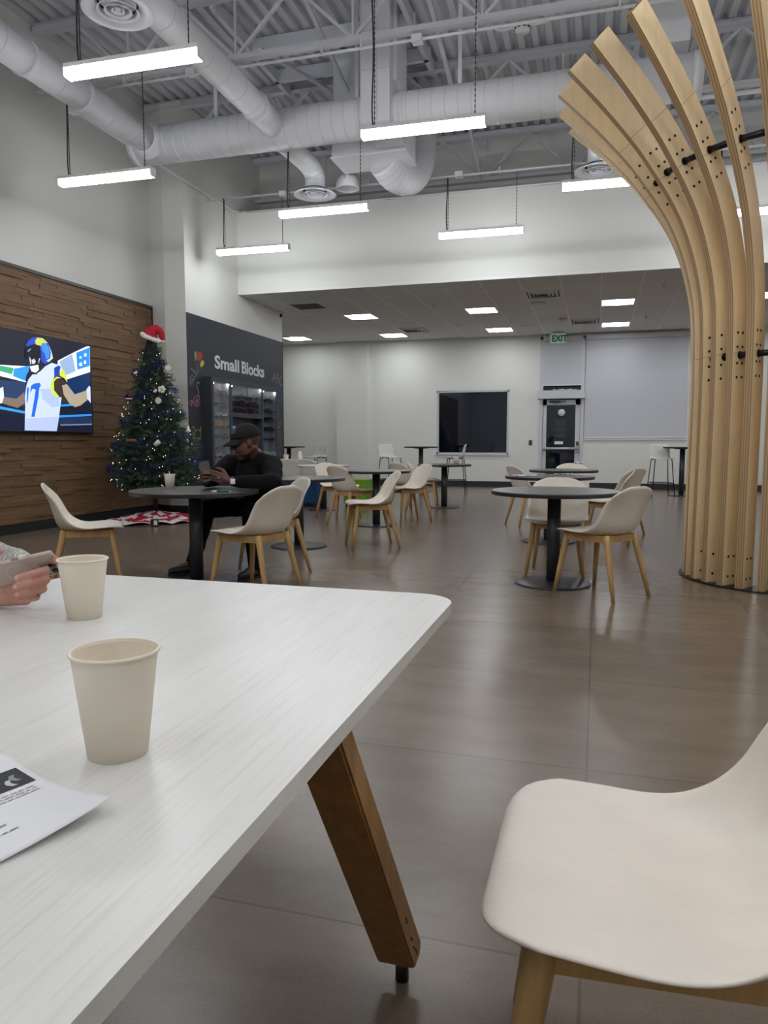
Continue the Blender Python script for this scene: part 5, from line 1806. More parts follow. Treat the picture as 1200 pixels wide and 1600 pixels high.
# ornaments
orn_w = mat('ornament_white', (232, 226, 210), 0.5)
orn_r = mat('ornament_red', (150, 30, 34), 0.4)
orn_y = mat('ornament_yellow', (214, 186, 90), 0.5)
orn_b = mat('ornament_brown', (104, 74, 52), 0.6)
def ornament(loc, label, kind):
    t = thing('tree_ornament', label, 'ornament', loc, 0, 'ornaments on the christmas tree')
    if kind == 'flower':
        b = MB()
        for k in range(5):
            a = 2 * PI * k / 5
            b.ball((right * 0.03 * math.cos(a))[:2] + (0.03 * math.sin(a),), (0.026, 0.022, 0.024), 10, 8)
        b.build('petals', orn_w, t)
        MB().ball((fwd * 0.02)[:], 0.014, 10, 8).build('centre', orn_y, t)
    elif kind == 'small':
        MB().ball((0, 0, 0), (0.024, 0.024, 0.02), 10, 8).ball((0.012, 0.012, 0.018), 0.014, 8, 6).build('blossom', orn_w, t)
    elif kind == 'roll':
        ax = (right * 0.8 + Vector((0, 0, 0.6))).normalized()
        MB().tube([(-ax * 0.04)[:], (ax * 0.03)[:], (ax * 0.045)[:]], [0.026, 0.034, 0.03], 16).build('cup', orn_w, t)
        MB().tube([(ax * 0.046)[:], (ax * 0.054)[:]], 0.032, 16).build('lid', mat('ornament_grey', (150, 150, 148), 0.5), t)
    elif kind == 'bell':
        MB().lathe([(0, 0.04), (0.012, 0.038), (0.02, 0.01), (0.034, -0.02), (0.036, -0.03), (0, -0.03)], 16).build('bell', orn_w, t)
        MB().ball((0, 0, -0.036), 0.01, 8, 6).build('clapper', orn_y, t)
    elif kind == 'car':
        b = MB().box((0, 0, 0), (0.09, 0.05, 0.022), rot=(0, 0, R(33)), bev=0.008).box((0, 0, 0.018), (0.045, 0.04, 0.018), rot=(0, 0, R(33)), bev=0.006)
        b.build('body', orn_r, t)
        MB().box((0.012, -0.018, 0.008), (0.08, 0.03, 0.01), rot=(0, 0, R(33))).build('stripe', orn_w, t)
    elif kind == 'star':
        b = MB()
        for k in range(6):
            a = PI * k / 6
            b.bar((right * 0.045 * math.cos(a))[:2] + (0.045 * math.sin(a),), (right * -0.045 * math.cos(a))[:2] + (-0.045 * math.sin(a),), 0.012)
        b.build('star', orn_w, t)
    elif kind == 'log':
        MB().box((0, 0, 0), (0.13, 0.05, 0.04), rot=(0, 0, R(33)), bev=0.012).build('log', orn_b, t)
    MB().tube([(0, 0, 0.03), (0, 0, 0.06)], 0.0015, 6).build('hook', M['chrome'], t)
ornament((-5.72, 8.86, 1.828), 'big white flower ornament with yellow centre, right of the tree middle', 'flower')
ornament((-5.78, 8.79, 1.80), 'small white blossom ornament beside the big white flower', 'small')
ornament((-5.72, 8.77, 1.675), 'white star ornament below the white flower ornament', 'star')
ornament((-5.65, 8.60, 1.096), 'white cup shaped ornament low on the front of the tree', 'roll')
ornament((-5.47, 9.10, 1.291), 'white bell ornament at the right edge of the tree by the chalk cat', 'bell')
ornament((-6.10, 8.66, 1.69), 'red car shaped ornament at the left edge of the tree', 'car')
ornament((-6.07, 8.78, 2.05), 'small white blossom ornament at the upper left edge of the tree', 'small')
ornament((-5.74, 9.06, 2.141), 'white star ornament at the upper right edge of the tree', 'star')
ornament((-5.97, 8.49, 1.138), 'brown log shaped ornament low on the left of the tree', 'log')

# tree skirt
nA, nR = 96, 18
P, mid = [], []
for j in range(nR + 1):
    f = j / nR
    row = []
    for k in range(nA + 1):
        a = 2 * PI * k / nA
        rr = 0.05 + 0.60 * f * (1 + 0.12 * math.sin(3 * a + 1) + 0.08 * math.sin(7 * a))
        z_ = 0.012 + 0.13 * (1 - f) ** 1.6 + 0.03 * (math.sin(6 * a + 4 * f) ** 2) * (1 - abs(2 * f - 1)) + 0.03 * abs(math.sin(7 * a + 1.5)) * f
        row.append((rr * math.cos(a), rr * math.sin(a), z_))
    P.append(row)
b = MB()
V = [[b.bm.verts.new(p) for p in row] for row in P]
for j in range(nR):
    for k in range(nA):
        a = k / nA * 12 + 0.8 * math.sin(j * 0.5)
        b._face((V[j][k], V[j][k + 1], V[j + 1][k + 1], V[j + 1][k]), 1 if j == nR - 1 else int(a) % 2, True)
o = b.build('tree_skirt', [mat('skirt_red', (168, 16, 34), 0.8), mat('skirt_white', (214, 212, 212), 0.85)], loc=(TX + 0.03, TY - 0.05, 0))
s_ = o.modifiers.new('s', 'SOLIDIFY'); s_.thickness = 0.006; s_.offset = 1
tag(o, 'red and white striped tree skirt spread on the floor under the tree', 'tree skirt')
t = thing('power_adapter', 'black power adapter with a white label in front of the tree skirt', 'power adapter', (-5.60, 8.42, 0.0), R(30))
MB().box((0, 0, 0.05), (0.10, 0.06, 0.10), bev=0.008).build('case', M['black'], t)
MB().box((0.015, -0.0315, 0.055), (0.045, 0.002, 0.06)).build('label_plate', M['white'], t)
MB().tube(cr([(-0.05, 0, 0.03), (-0.12, 0.05, 0.02), (-0.2, 0.2, 0.012), (-0.25, 0.5, 0.012)], 14), 0.005, 6).build('lead', M['black'], t)
# ------------------------------------------------------------------ people
def V3(*a):
    return Vector(a)
def head_parts(Mh, s=1.0, jaw=1.0):
    """head in its own frame: x forward, y left, z up"""
    rot = Mh.to_3x3().to_4x4()
    def P(x, y, z):
        return Mh @ Vector((x * s, y * s, z * s))
    def E(c, r, extra=None):
        return ('e', P(*c), [v * s for v in r], rot if extra is None else rot @ extra)
    L = [E((-0.014, 0, 0.032), (0.102, 0.080, 0.092)), E((0.022, 0, -0.045), (0.074, 0.064 * jaw, 0.084)), E((0.062, 0, -0.108), (0.033, 0.036 * jaw, 0.028)),
         E((0.052, 0.036, -0.04), (0.036, 0.028, 0.04)), E((0.052, -0.036, -0.04), (0.036, 0.028, 0.04)),
         ('c', P(0.09, 0, 0.012), P(0.113, 0, -0.030), 0.009 * s, 0.0155 * s), E((0.100, 0.013, -0.035), (0.012, 0.010, 0.009)), E((0.100, -0.013, -0.035), (0.012, 0.010, 0.009)),
         ('c', P(0.082, -0.042, 0.026), P(0.082, 0.042, 0.026), 0.012 * s, 0.012 * s), ('c', P(0.088, -0.022, -0.070), P(0.088, 0.022, -0.070), 0.0085 * s, 0.0085 * s),
         ('c', P(0.086, -0.019, -0.083), P(0.086, 0.019, -0.083), 0.0095 * s, 0.0095 * s), ('c', P(0.03, 0.040 * jaw, -0.082), P(-0.025, 0.050 * jaw, -0.05), 0.024 * s, 0.022 * s), ('c', P(0.03, -0.040 * jaw, -0.082), P(-0.025, -0.050 * jaw, -0.05), 0.024 * s, 0.022 * s)]
    for sy in (1, -1):
        L.append(E((-0.008, sy * 0.083, -0.012), (0.021, 0.010, 0.032), Euler((0, 0, sy * 0.35)).to_matrix().to_4x4()))
        L.append(E((-0.002, sy * 0.081, -0.034), (0.012, 0.009, 0.012)))
    return L

def hand_parts(w, f, n, u, curl=(35, 45, 30), k=1.0, thumb=(0.35, 0.5)):
    """w wrist, f along the hand, n out of the palm, u towards the thumb"""
    w, f, n, u = Vector(w), Vector(f).normalized(), Vector(n).normalized(), Vector(u).normalized()
    L = [('c', w - f * 0.02, w + f * 0.03, 0.024 * k, 0.026 * k)]
    tips = []
    for i, (off, ln) in enumerate(((0.030, 0.94), (0.0105, 1.05), (-0.0095, 0.97), (-0.028, 0.78))):
        a = w + f * 0.02 * k + u * off * 0.6 * k
        b_ = w + f * (0.098 - 0.008 * abs(i - 1)) * k + u * off * k
        L.append(('c', a, b_, 0.017 * k, 0.0115 * k))
        ang = 0
        p = b_
        for seg, (l_, c_) in enumerate(zip((0.046, 0.029, 0.022), curl)):
            ang += R(c_ + i * 4)
            q = p + (f * math.cos(ang) + n * math.sin(ang)) * (l_ * ln * k)
            L.append(('c', p, q, (0.0098, 0.0088, 0.0080)[seg] * k, (0.0088, 0.0080, 0.0068)[seg] * k))
            p = q
        tips.append(p)
    a = w + f * 0.025 * k + u * 0.028 * k
    b_ = a + (f * 0.55 + u * 0.75 + n * 0.25).normalized() * 0.042 * k
    c_ = b_ + (f * 0.8 + u * thumb[0] + n * thumb[1]).normalized() * 0.034 * k
    d_ = c_ + (f * 0.85 + u * (thumb[0] - 0.35) + n * thumb[1]).normalized() * 0.028 * k
    L += [('c', a, b_, 0.016 * k, 0.0125 * k), ('c', b_, c_, 0.012 * k, 0.0105 * k), ('c', c_, d_, 0.0105 * k, 0.008 * k)]
    return L, tips

# ---- seated man
man = thing('person', 'man in black sweater and dark cap seated at a round table with a phone', 'person', (-2.66, 5.75, 0))
MO = Vector((-2.66, 5.75, 0))
def Lc(*p):
    return Vector(p) - MO
HL = Vector((0.956, -0.292, 0))       # his left
HF = Vector((-0.292, -0.956, 0))      # the way his chest faces
hd = R(217)
Mh = Matrix.Translation(Lc(-2.735, 5.42, 1.118)) @ Euler((0, R(13), hd), 'XYZ').to_matrix().to_4x4()
Sh = {1: Lc(-2.535, 5.48, 0.925), -1: Lc(-2.985, 5.62, 0.925)}
El = {1: Lc(-2.40, 5.215, 0.805), -1: Lc(-3.03, 5.40, 0.815)}
Wr = {1: Lc(-2.675, 5.055, 0.815), -1: Lc(-2.955, 5.16, 0.80)}
Hp = {1: Lc(-2.555, 5.76, 0.575), -1: Lc(-2.755, 5.82, 0.575)}
Kn = {1: Lc(-2.690, 5.385, 0.560), -1: Lc(-3.105, 5.43, 0.560)}
An = {1: Lc(-2.675, 5.43, 0.10), -1: Lc(-3.20, 5.345, 0.115)}
To = {1: Lc(-2.715, 5.24, 0.045), -1: Lc(-3.345, 5.175, 0.06)}
neck = Lc(-2.735, 5.52, 0.985)
phone_c = Lc(-2.900, 5.060, 0.886)
parts = head_parts(Mh, 1.10, 1.22)
parts += [('c', Mh @ Vector((-0.02, 0, -0.06)), neck - Vector((0, 0, 0.03)), 0.066, 0.078)]
parts += [('c', neck, Lc(-2.72, 5.62, 0.80), 0.10, 0.12), ('c', Lc(-2.72, 5.62, 0.80), Lc(-2.65, 5.77, 0.62), 0.12, 0.11)]
for s in (1, -1):
    parts += [('c', neck, Sh[s], 0.06, 0.05), ('c', Sh[s], El[s], 0.045, 0.04), ('c', El[s], Wr[s], 0.04, 0.029), ('c', Hp[s], Kn[s], 0.06, 0.05), ('c', Kn[s], An[s], 0.045, 0.035),
              ('c', An[s], An[s].lerp(To[s], 0.6), 0.035, 0.025)]
    parts += [('c', Lc(-2.65, 5.77, 0.62), Hp[s], 0.09, 0.07)]
# left hand: reaches across the lower edge of the phone; right hand wraps it from the far side
fl = (Lc(-2.845, 5.03, 0.862) - Wr[1]).normalized()
hl, _ = hand_parts(Wr[1] + fl * 0.02, fl, (-0.45, 0.85, -0.1), (0, 0.1, 1), (18, 38, 30), 1.12, (0.2, 0.3))
fr = Vector((0.12, -0.9, 0.35)).normalized()
hr, _ = hand_parts(Wr[-1] + fr * 0.01, fr, Vector((0.93, 0.15, 0.1)), (0.1, 0.35, 0.93), (40, 60, 40), 1.12, (0.2, 0.3))
parts += hl + hr
me = blob(parts, 0.0046, 3, 0.45)
skin = mat('skin_dark', (92, 60, 48), 0.5, var=0.10, vscale=(30, 30, 30))
beard = mat('skin_beard', (48, 36, 32), 0.8)
lips = mat('skin_lips', (118, 66, 58), 0.45)
body = mesh_obj('body', me, [skin, beard, lips], man)
Mi = Mh.inverted()
for p in me.polygons:
    q = (Mi @ p.center) / 1.10
    if abs(q.y) < 0.10 and q.x > -0.05 and -0.16 < q.z < 0.02:
        if abs(q.y) < 0.024 and q.x > 0.085 and -0.092 < q.z < -0.062:
            p.material_index = 2
        elif (q.z < -0.088 and q.x > 0.0) or (q.z < -0.055 and q.x > 0.08 and abs(q.y) < 0.03 and q.z > -0.062):
            p.material_index = 1
# sweater
sw = mat('black_knit', (13, 13, 17), 0.9, spec=0.2, var=0.1, vscale=(20, 20, 20), bump=0.10, bscale=180)
parts = [('e', Lc(-2.715, 5.60, 0.80), (0.20, 0.165, 0.20), Euler((0, 0, R(-17))).to_matrix().to_4x4()),
         ('e', Lc(-2.66, 5.72, 0.66), (0.195, 0.175, 0.16), Euler((0, 0, R(-17))).to_matrix().to_4x4()),
         ('c', neck - Vector((0, 0, 0.03)), Lc(-2.72, 5.60, 0.85), 0.085, 0.16), ('c', Lc(-2.73, 5.53, 0.97), Lc(-2.73, 5.55, 0.93), 0.092, 0.11), ('c', neck + HF * 0.03 + Vector((0, 0, -0.015)), neck + HF * 0.02 + Vector((0, 0, -0.12)), 0.085, 0.12)]
for s in (1, -1):
    parts += [('c', neck + Vector((0, 0, -0.015)), Sh[s], 0.080, 0.080), ('c', Sh[s], El[s], 0.088, 0.066), ('c', El[s], El[s].lerp(Wr[s], 0.55), 0.066, 0.056), ('c', El[s].lerp(Wr[s], 0.55), El[s].lerp(Wr[s], 0.93), 0.056, 0.042)]
    parts += [('c', Sh[s], Lc(-2.72, 5.60, 0.80), 0.08, 0.14)]
me = blob(parts, 0.011, 5, 0.5)
for v in me.vertices:      # soft folds in the cloth
    c = v.co
    v.co += v.normal * (0.003 * math.sin(c.z * 38 + 24 * c.x) * math.sin(c.y * 30 + c.z * 15))
mesh_obj('sweater', me, [sw], man)
# trousers
tr = mat('dark_trousers', (13, 14, 20), 0.9, spec=0.2, bump=0.06, bscale=220)
parts = [('e', Lc(-2.655, 5.79, 0.585), (0.185, 0.16, 0.115), Euler((0, 0, R(-17))).to_matrix().to_4x4())]
for s in (1, -1):
    parts += [('c', Hp[s], Kn[s], 0.098, 0.078), ('c', Kn[s], Kn[s].lerp(An[s], 0.5), 0.078, 0.066), ('c', Kn[s].lerp(An[s], 0.5), An[s] + Vector((0, 0, 0.0)), 0.066, 0.058)]
me = blob(parts, 0.011, 4, 0.5)
for v in me.vertices:
    c = v.co
    v.co += v.normal * (0.004 * math.sin(c.z * 50 + 20 * c.y) * math.sin(c.x * 45))
mesh_obj('trousers', me, [tr], man)
sh_m = mat('black_shoe', (16, 16, 18), 0.45)
for s in (1, -1):
    d = (To[s] - An[s]); d.z = 0
    d.normalize()
    z0_ = 0.006 if s > 0 else 0.026
    a = An[s].copy(); a.z = z0_ + 0.045
    me = blob([('c', a - d * 0.04, a + d * 0.06, 0.044, 0.042), ('c', a + d * 0.06, a + d * 0.175 + Vector((0, 0, -0.008)), 0.044, 0.034), ('c', a, An[s] + Vector((0, 0, 0.03)), 0.044, 0.05)], 0.006, 3)
    for v in me.vertices:
        if v.co.z < z0_ + 0.008:
            v.co.z = z0_
    so_ = mesh_obj('shoe', me, [sh_m], man)
    b = MB()
    pr_ = [(-0.088, 0.0), (-0.07, 0.036), (0.0, 0.04), (0.1, 0.047), (0.17, 0.042), (0.208, 0.02), (0.215, 0.0)]
    poly = pr_ + [(x_, -y_) for x_, y_ in pr_[-2:0:-1]]
    sd = Vector((-d.y, d.x, 0))
    b.prism(poly, (Vector((a.x, a.y, z0_ - 0.004)), d, sd, (0, 0, 1)), 0, 0.022)
    b.build('sole', M['black'], so_)
# cap
capm = mat('cap_cloth', (34, 36, 37), 0.9, spec=0.2, bump=0.05, bscale=250)
cap = thing('cap_tmp', 'x y z w', 'x')
P = []
for j in range(13):
    th = R(90) * j / 12
    row = []
    for k in range(33):
        a = 2 * PI * k / 32
        r_ = math.cos(th)
        x_, y_ = 0.126 * r_ * math.cos(a), 0.105 * r_ * math.sin(a)
        z_ = 0.030 + 0.118 * math.sin(th) ** 0.92 - 0.012 * (1 - math.sin(th)) * (-math.cos(a) * 0.6 - 0.2)
        row.append(Mh @ Vector((x_ - 0.012, y_, z_)))
    P.append(row)
b = MB().grid(P)
b.ball(Mh @ Vector((-0.012, 0, 0.146)), 0.007, 8, 6)
capo = b.build('cap', capm, man)
so = capo.modifiers.new('s', 'SOLIDIFY'); so.thickness = 0.003
bpy.data.objects.remove(cap)
P = []
for i in range(9):
    f = i / 8
    row = []
    for k in range(17):
        a = R(-62) + R(124) * k / 16
        r0 = 0.118
        x_ = r0 * math.cos(a) - 0.012 + f * 0.085 * (math.cos(a * 1.15) ** 0.6 if math.cos(a * 1.15) > 0 else 0)
        y_ = (0.100 + 0.004 * f) * math.sin(a) / math.sin(R(62)) * 0.90
        z_ = 0.040 - f * 0.030 - 0.020 * (k / 8 - 1) ** 2
        row.append(Mh @ Vector((x_, y_, z_)))
    P.append(row)
b = MB().grid(P)
br_ = b.build('brim', capm, capo)
so = br_.modifiers.new('s', 'SOLIDIFY'); so.thickness = 0.009
b = MB()
P = []
for i in range(5):
    row = []
    for k in range(5):
        a, th = R(6 + 8 * k), R(24 + 7 * i)
        r_ = math.cos(th)
        row.append(Mh @ (Vector((0.1285 * r_ * math.cos(a) - 0.012, 0.1075 * r_ * math.sin(a), 0.031 + 0.1195 * math.sin(th) ** 0.92))))
    P.append(row)
b.grid(P)
b.build('patch', mat('cap_patch', (76, 66, 60), 0.8), capo)
# glasses
b = MB()
for s in (1, -1):
    c = Vector((0.112, s * 0.036, 0.002))
    b.tube([Mh @ ((c + Vector((-0.010 * abs(math.sin(a)) * 0 - 0.006 * (math.cos(a) * s > 0), 0.027 * math.cos(a), 0.02 * math.sin(a)))) * 1.08) for a in [2 * PI * k / 20 for k in range(21)]], 0.0022, 6)
    b.tube([Mh @ Vector((0.112, s * 0.068, 0.012)), Mh @ Vector((0.06, s * 0.088, 0.012)), Mh @ Vector((-0.005, s * 0.096, 0.010))], 0.002, 6)
b.tube([Mh @ Vector((0.122, 0.010, 0.006)), Mh @ Vector((0.126, 0, 0.010)), Mh @ Vector((0.122, -0.010, 0.006))], 0.002, 6)
b.build('glasses', mat('spectacle_frame', (70, 70, 74), 0.3, metal=0.6), man)
eyem = mat('eye_brown', (60, 46, 40), 0.3)
b = MB()
for s in (1, -1):
    b.ball(Mh @ Vector((0.089, s * 0.036, 0.004)), 0.0105, 10, 8)
b.build('eyes', eyem, man)
# watch on the left wrist
wd = (Wr[1] - El[1]).normalized()
wc = Wr[1] - wd * 0.005
x_, y_, z_ = frame_of(wd)
b = MB().tube([wc - wd * 0.011, wc + wd * 0.011], 0.0345, 24, cap=False)
wb = b.build('wrist_watch', mat('watch_strap', (24, 24, 26), 0.5), man)
so = wb.modifiers.new('s', 'SOLIDIFY'); so.thickness = 0.003; so.offset = 1
tocam = (Vector((0, 0, 1.113)) - (wc + MO))
tocam = (tocam - wd * tocam.dot(wd)).normalized()
rotm = Matrix((wd, tocam.cross(wd), tocam)).transposed().to_4x4()
MB().box(wc + tocam * 0.039, (0.036, 0.042, 0.010), rot=rotm, bev=0.006).build('watch_case', M['white'], wb)
MB().box(wc + tocam * 0.0447, (0.027, 0.033, 0.002), rot=rotm, bev=0.0008).build('watch_face', mat('watch_face', (232, 234, 236), 0.2), wb)
# ring
k_ = Wr[1] + fl * 0.115
MB().ball(k_ + Vector((0.02, -0.02, 0.0)), 0.006, 8, 6).build('ring', M['chrome'], man)
# the man's phone
ph = thing('mobile_phone', 'dark phone held up over the table by the man in the cap', 'phone', MO + phone_c, R(-12))
ph.rotation_euler = (R(-14), R(-14), R(22))
MB().box((0, 0, 0.0), (0.082, 0.010, 0.165), bev=0.006).build('phone_case', mat('phone_grey', (52, 52, 56), 0.4), ph)
MB().box((0, 0.0056, 0.0), (0.072, 0.001, 0.155)).build('phone_screen', mat('phone_screen', (8, 8, 10), 0.1), ph)

# ---- woman at the left edge of the picture
wo = thing('person', 'person in white knit sweater at the left edge holding a phone over the table', 'person', (-1.95, 1.78, 0))
WO = Vector((-1.95, 1.78, 0))
def W(*p):
    return Vector(p) - WO
FW = Vector((-0.27676, 0.95622, -0.09477)); RT = Vector((0.96055, 0.27811, 0)); UP = Vector((-0.02636, 0.09103, 0.9955))
def S(px, py, d):
    """point seen at a place in the photograph, at a chosen distance"""
    return Vector((0, 0, 1.113)) + (FW + RT * ((px - 600) / 1145) + UP * ((800 - py) / 1145)) * d
k = 0.93
def Q(px, py, d):
    return S(px, py, d * k) - WO
fing = [[(52, 906, 1.755), (72, 891, 1.70), (48, 898, 1.655), (27, 904, 1.648)], [(50, 919, 1.755), (72, 906, 1.70), (46, 912, 1.652), (25, 917, 1.645)],
        [(46, 930, 1.755), (67, 920, 1.70), (45, 925, 1.655), (28, 929, 1.648)], [(40, 937, 1.75), (57, 933, 1.70), (43, 936, 1.665), (30, 938, 1.66)]]
parts = []
wrist = Q(-22, 934, 1.79)
OF = Vector((-0.22, -0.24, 0))
ShN, ShF = W(-2.02, 1.60, 1.02) + OF, W(-1.74, 1.88, 1.02) + OF
ElN, ElF = Q(-190, 960, 1.86), S(-110, 846, 1.88) - WO
WrF = S(30, 886, 1.765) - WO
for i, f in enumerate(fing):
    p = [Q(*q) for q in f]
    rr = (0.0096, 0.0092, 0.0084, 0.0074) if i < 3 else (0.0084, 0.008, 0.0074, 0.0064)
    parts += [('c', wrist, p[0], 0.021, 0.0125)]
    parts += [('c', p[j], p[j + 1], rr[j], rr[j + 1]) for j in range(3)]
parts += [('c', Q(10, 912, 1.79), Q(52, 892, 1.765), 0.015, 0.012), ('c', Q(52, 892, 1.765), Q(72, 880, 1.74), 0.011, 0.0098), ('c', Q(72, 880, 1.74), Q(86, 874, 1.715), 0.0098, 0.0085)]
parts += [('c', wrist, ElN, 0.026, 0.034), ('c', ElN, ShN, 0.036, 0.042)]
# other arm with its own hand behind the phone
parts += [('c', ShF, ElF, 0.042, 0.036), ('c', ElF, WrF, 0.034, 0.026)]
h2, _ = hand_parts(WrF, S(-40, 925, 1.74) - S(30, 886, 1.765), (-0.75, -0.3, 0.3), (0.1, 0.1, 1), (30, 45, 30), 0.85, (0.2, 0.3))
parts += h2
parts += [('c', ShN, W(-1.88, 1.74, 1.05) + OF, 0.05, 0.06), ('c', ShF, W(-1.88, 1.74, 1.05) + OF, 0.05, 0.06), ('c', W(-1.88, 1.74, 1.0) + OF, W(-1.95, 1.80, 0.60) + OF, 0.11, 0.12), ('c', W(-1.88, 1.73, 1.05) + OF, W(-1.85, 1.71, 1.17) + OF, 0.05, 0.048)]
Mw = Matrix.Translation(W(-1.83, 1.69, 1.27) + OF) @ Euler((0, R(22), R(-42)), 'XYZ').to_matrix().to_4x4()
parts += head_parts(Mw, 0.93)
for sx, kn in ((1, W(-1.62, 1.42, 0.52) + OF), (-1, W(-1.50, 1.60, 0.52) + OF)):
    hp = (W(-1.99, 1.72, 0.56) if sx > 0 else W(-1.88, 1.88, 0.56)) + OF
    an = kn + Vector((0.02, -0.02, -0.45))
    parts += [('c', hp, kn, 0.085, 0.06), ('c', kn, an, 0.055, 0.04), ('c', W(-1.95, 1.80, 0.62) + OF, hp, 0.1, 0.09), ('c', an, an + Vector((0.1, -0.09, -0.04)), 0.038, 0.026)]
me = blob(parts, 0.0028, 1, 0.3)
skinw = mat('skin_light', (196, 142, 126), 0.5, var=0.06, vscale=(40, 40, 40))
bodyw = mesh_obj('body', me, [skinw], wo)
nail = MB()
for f in fing[:3]:
    tip, dip = Q(*f[3]), Q(*f[2])
    dd = (tip - dip).normalized()
    c = (Vector((0, 0, 1.113)) - WO - tip).normalized()
    rotn = Matrix((dd, c.cross(dd).normalized(), dd.cross(c.cross(dd)).normalized())).transposed().to_4x4()
    nail.ball(tip + c * 0.0052 + dd * 0.001, (0.0062, 0.0048, 0.0022), 10, 8, rot=rotn)
nail.build('finger_nails', mat('nail', (216, 160, 150), 0.3), wo)
knit = mat('white_knit', (226, 222, 214), 0.95)
nt = knit.node_tree
tc_ = N(nt, 'ShaderNodeTexCoord')
vo = N(nt, 'ShaderNodeTexVoronoi', _Scale=120.0)
wv = N(nt, 'ShaderNodeTexWave', _Scale=40.0, _Distortion=9.0)
nt.links.new(tc_.outputs['Object'], vo.inputs['Vector']); nt.links.new(tc_.outputs['Object'], wv.inputs['Vector'])
ad = N(nt, 'ShaderNodeMath', operation='ADD')
nt.links.new(vo.outputs['Distance'], ad.inputs[0]); nt.links.new(wv.outputs['Fac'], ad.inputs[1])
bp_ = N(nt, 'ShaderNodeBump', _Strength=0.9, _Distance=0.006)
nt.links.new(ad.outputs[0], bp_.inputs['Height']); nt.links.new(bp_.outputs[0], nt.nodes['Principled BSDF'].inputs['Normal'])
rp_ = N(nt, 'ShaderNodeValToRGB')
rp_.color_ramp.elements[0].color = lin((176, 172, 165)); rp_.color_ramp.elements[1].color = lin((232, 229, 222)); rp_.color_ramp.elements[1].position = 0.5
nt.links.new(wv.outputs['Fac'], rp_.inputs[0]); nt.links.new(rp_.outputs[0], nt.nodes['Principled BSDF'].inputs['Base Color'])
parts = [('c', W(-1.88, 1.74, 0.98) + OF, W(-1.95, 1.80, 0.62) + OF, 0.145, 0.155), ('c', ShN, ShF, 0.075, 0.075),
         ('c', ElN, ShN, 0.052, 0.066), ('c', ElN, wrist.lerp(ElN, 0.35), 0.05, 0.042),
         ('c', ShF, ElF, 0.066, 0.052), ('c', ElF, ElF.lerp(WrF, 0.98), 0.052, 0.042)]
for j in range(4):
    a = ElF.lerp(WrF, 0.3 + 0.22 * j)
    parts.append(('c', a, ElF.lerp(WrF, 0.38 + 0.2 * j), 0.054 - 0.003 * j, 0.046 - 0.003 * j))
me = blob(parts, 0.007, 2, 0.5)
mesh_obj('knit_sweater', me, [knit], wo)
parts = [('e', Mw @ Vector((-0.02, 0, 0.045)), (0.1, 0.092, 0.095), Mw.to_3x3().to_4x4()), ('c', Mw @ Vector((-0.06, 0.05, 0.0)), Mw @ Vector((-0.07, 0.07, -0.2)), 0.05, 0.03), ('c', Mw @ Vector((-0.06, -0.05, 0.0)), Mw @ Vector((-0.07, -0.07, -0.2)), 0.05, 0.03), ('c', Mw @ Vector((-0.08, 0, 0.0)), Mw @ Vector((-0.1, 0, -0.2)), 0.06, 0.04)]
me = blob(parts, 0.008, 2, 0.4)
mesh_obj('hair', me, [mat('hair_brown', (60, 42, 30), 0.6)], wo)
parts = [('e', W(-1.95, 1.80, 0.575) + OF, (0.19, 0.17, 0.12))]
for kn, hp in ((W(-1.62, 1.42, 0.52) + OF, W(-1.99, 1.72, 0.56) + OF), (W(-1.50, 1.60, 0.52) + OF, W(-1.88, 1.88, 0.56) + OF)):
    parts += [('c', hp, kn, 0.10, 0.072), ('c', kn, kn + Vector((0.02, -0.02, -0.42)), 0.068, 0.055)]
mesh_obj('jeans', blob(parts, 0.012, 3), [mat('blue_jeans', (44, 56, 80), 0.85)], wo)
# bracelet
b = MB()
wdir = (wrist - ElN).normalized()
for q in (0.0, 0.006):
    b.tube([wrist + wdir * (0.012 + q) + (frame_of(wdir)[0] * math.cos(a) + frame_of(wdir)[1] * math.sin(a)) * 0.0285 for a in [2 * PI * i / 24 for i in range(25)]], 0.0022, 6)
b.build('hair_tie', mat('band_grey', (120, 118, 116), 0.6), wo)
dup(chair0, (-2.20, 1.60, 0), R(-42), 'cream shell chair of the person at the left edge, outside the picture', DG)

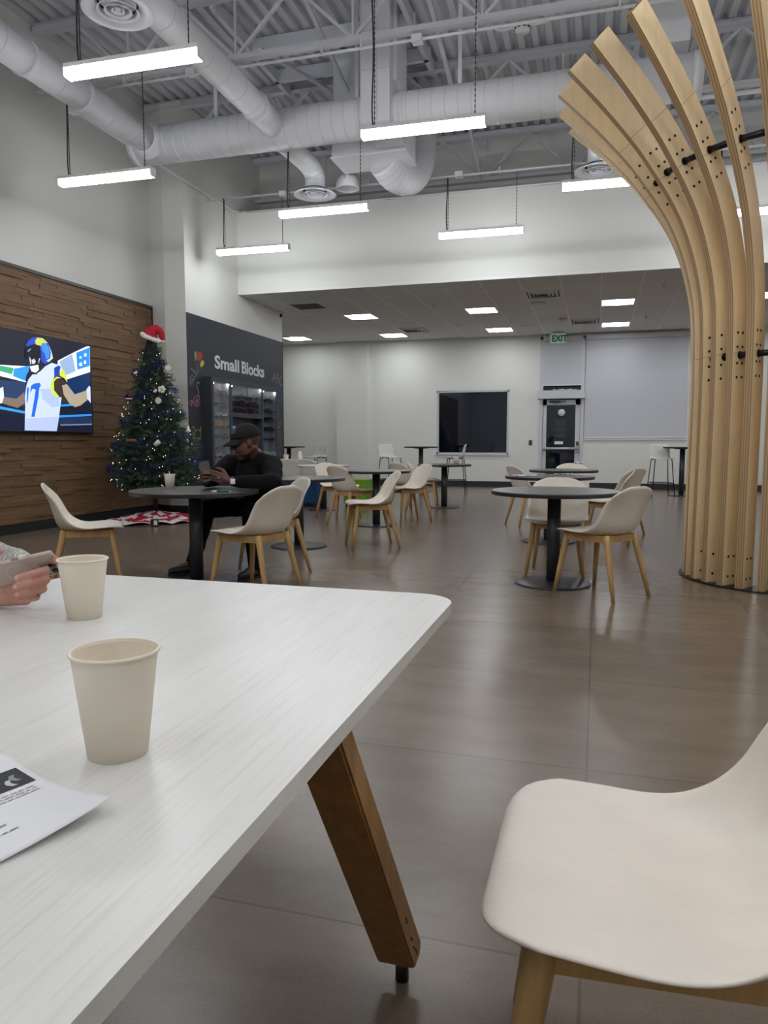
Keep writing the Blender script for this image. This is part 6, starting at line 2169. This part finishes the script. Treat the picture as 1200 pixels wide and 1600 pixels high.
# her phone, back towards the camera
A = S(81, 861, 1.70 * k)
B_ = S(-70, 896, 1.70 * k)
long_ = (B_ - A).normalized()
short_ = (S(66, 896, 1.705 * k) - S(81, 861, 1.655 * k))
short_ = (short_ - long_ * short_.dot(long_)).normalized()
nrm = long_.cross(short_)
if nrm.dot(-A) < 0:
    nrm = -nrm
hp = thing('mobile_phone', 'pale beige phone in a case held at the left edge over the white table', 'phone', A + long_ * 0.078 + short_ * 0.036)
rotp = Matrix((long_, short_, nrm)).transposed()
if rotp.determinant() < 0:
    rotp = Matrix((long_, short_, -nrm)).transposed()
sgn = 1 if (rotp @ Vector((0, 0, 1))).dot(-A) > 0 else -1
hp.rotation_euler = rotp.to_euler()
casem = mat('phone_case_beige', (196, 184, 174), 0.45)
MB().box((0, 0, 0), (0.152, 0.074, 0.010), bev=0.0045).build('phone_case', casem, hp)
MB().box((0, 0, -sgn * 0.0053), (0.142, 0.066, 0.001)).build('phone_screen', mat('phone_glass', (10, 10, 14), 0.1), hp)
MB().box((-0.053, 0.010, sgn * 0.006), (0.036, 0.042, 0.004), bev=0.0019).build('camera_island', mat('camera_island', (150, 140, 134), 0.3), hp)
for q in ((-0.061, 0.0), (-0.046, 0.009), (-0.061, 0.019)):
    o = MB().lathe([(0, 0.003), (0.0062, 0.003), (0.0078, 0.0015), (0.0078, 0)], 20).build('camera_lens', mat('lens_black', (14, 14, 18), 0.1), hp)
    o.location = (q[0], q[1], sgn * 0.008)
    if sgn < 0:
        o.rotation_euler = (PI, 0, 0)
b = MB()
b.lathe([(0.0265, 0.0), (0.0265, 0.0007), (0.0245, 0.0007), (0.0245, 0.0)], 48, (0.012, 0.0, sgn * 0.005), M=Matrix.Identity(4) if sgn > 0 else Matrix.Rotation(PI, 4, 'X'))
b.build('magnet_ring', mat('ring_pale', (222, 214, 206), 0.4), hp)
MB().box((0.004, -0.0372, 0), (0.016, 0.0012, 0.0042), bev=0.0005).build('side_button', mat('button_dark', (120, 100, 96), 0.4), hp)
MB().box((-0.03, -0.0372, 0), (0.018, 0.0012, 0.0035), bev=0.0005).build('side_button', casem, hp)
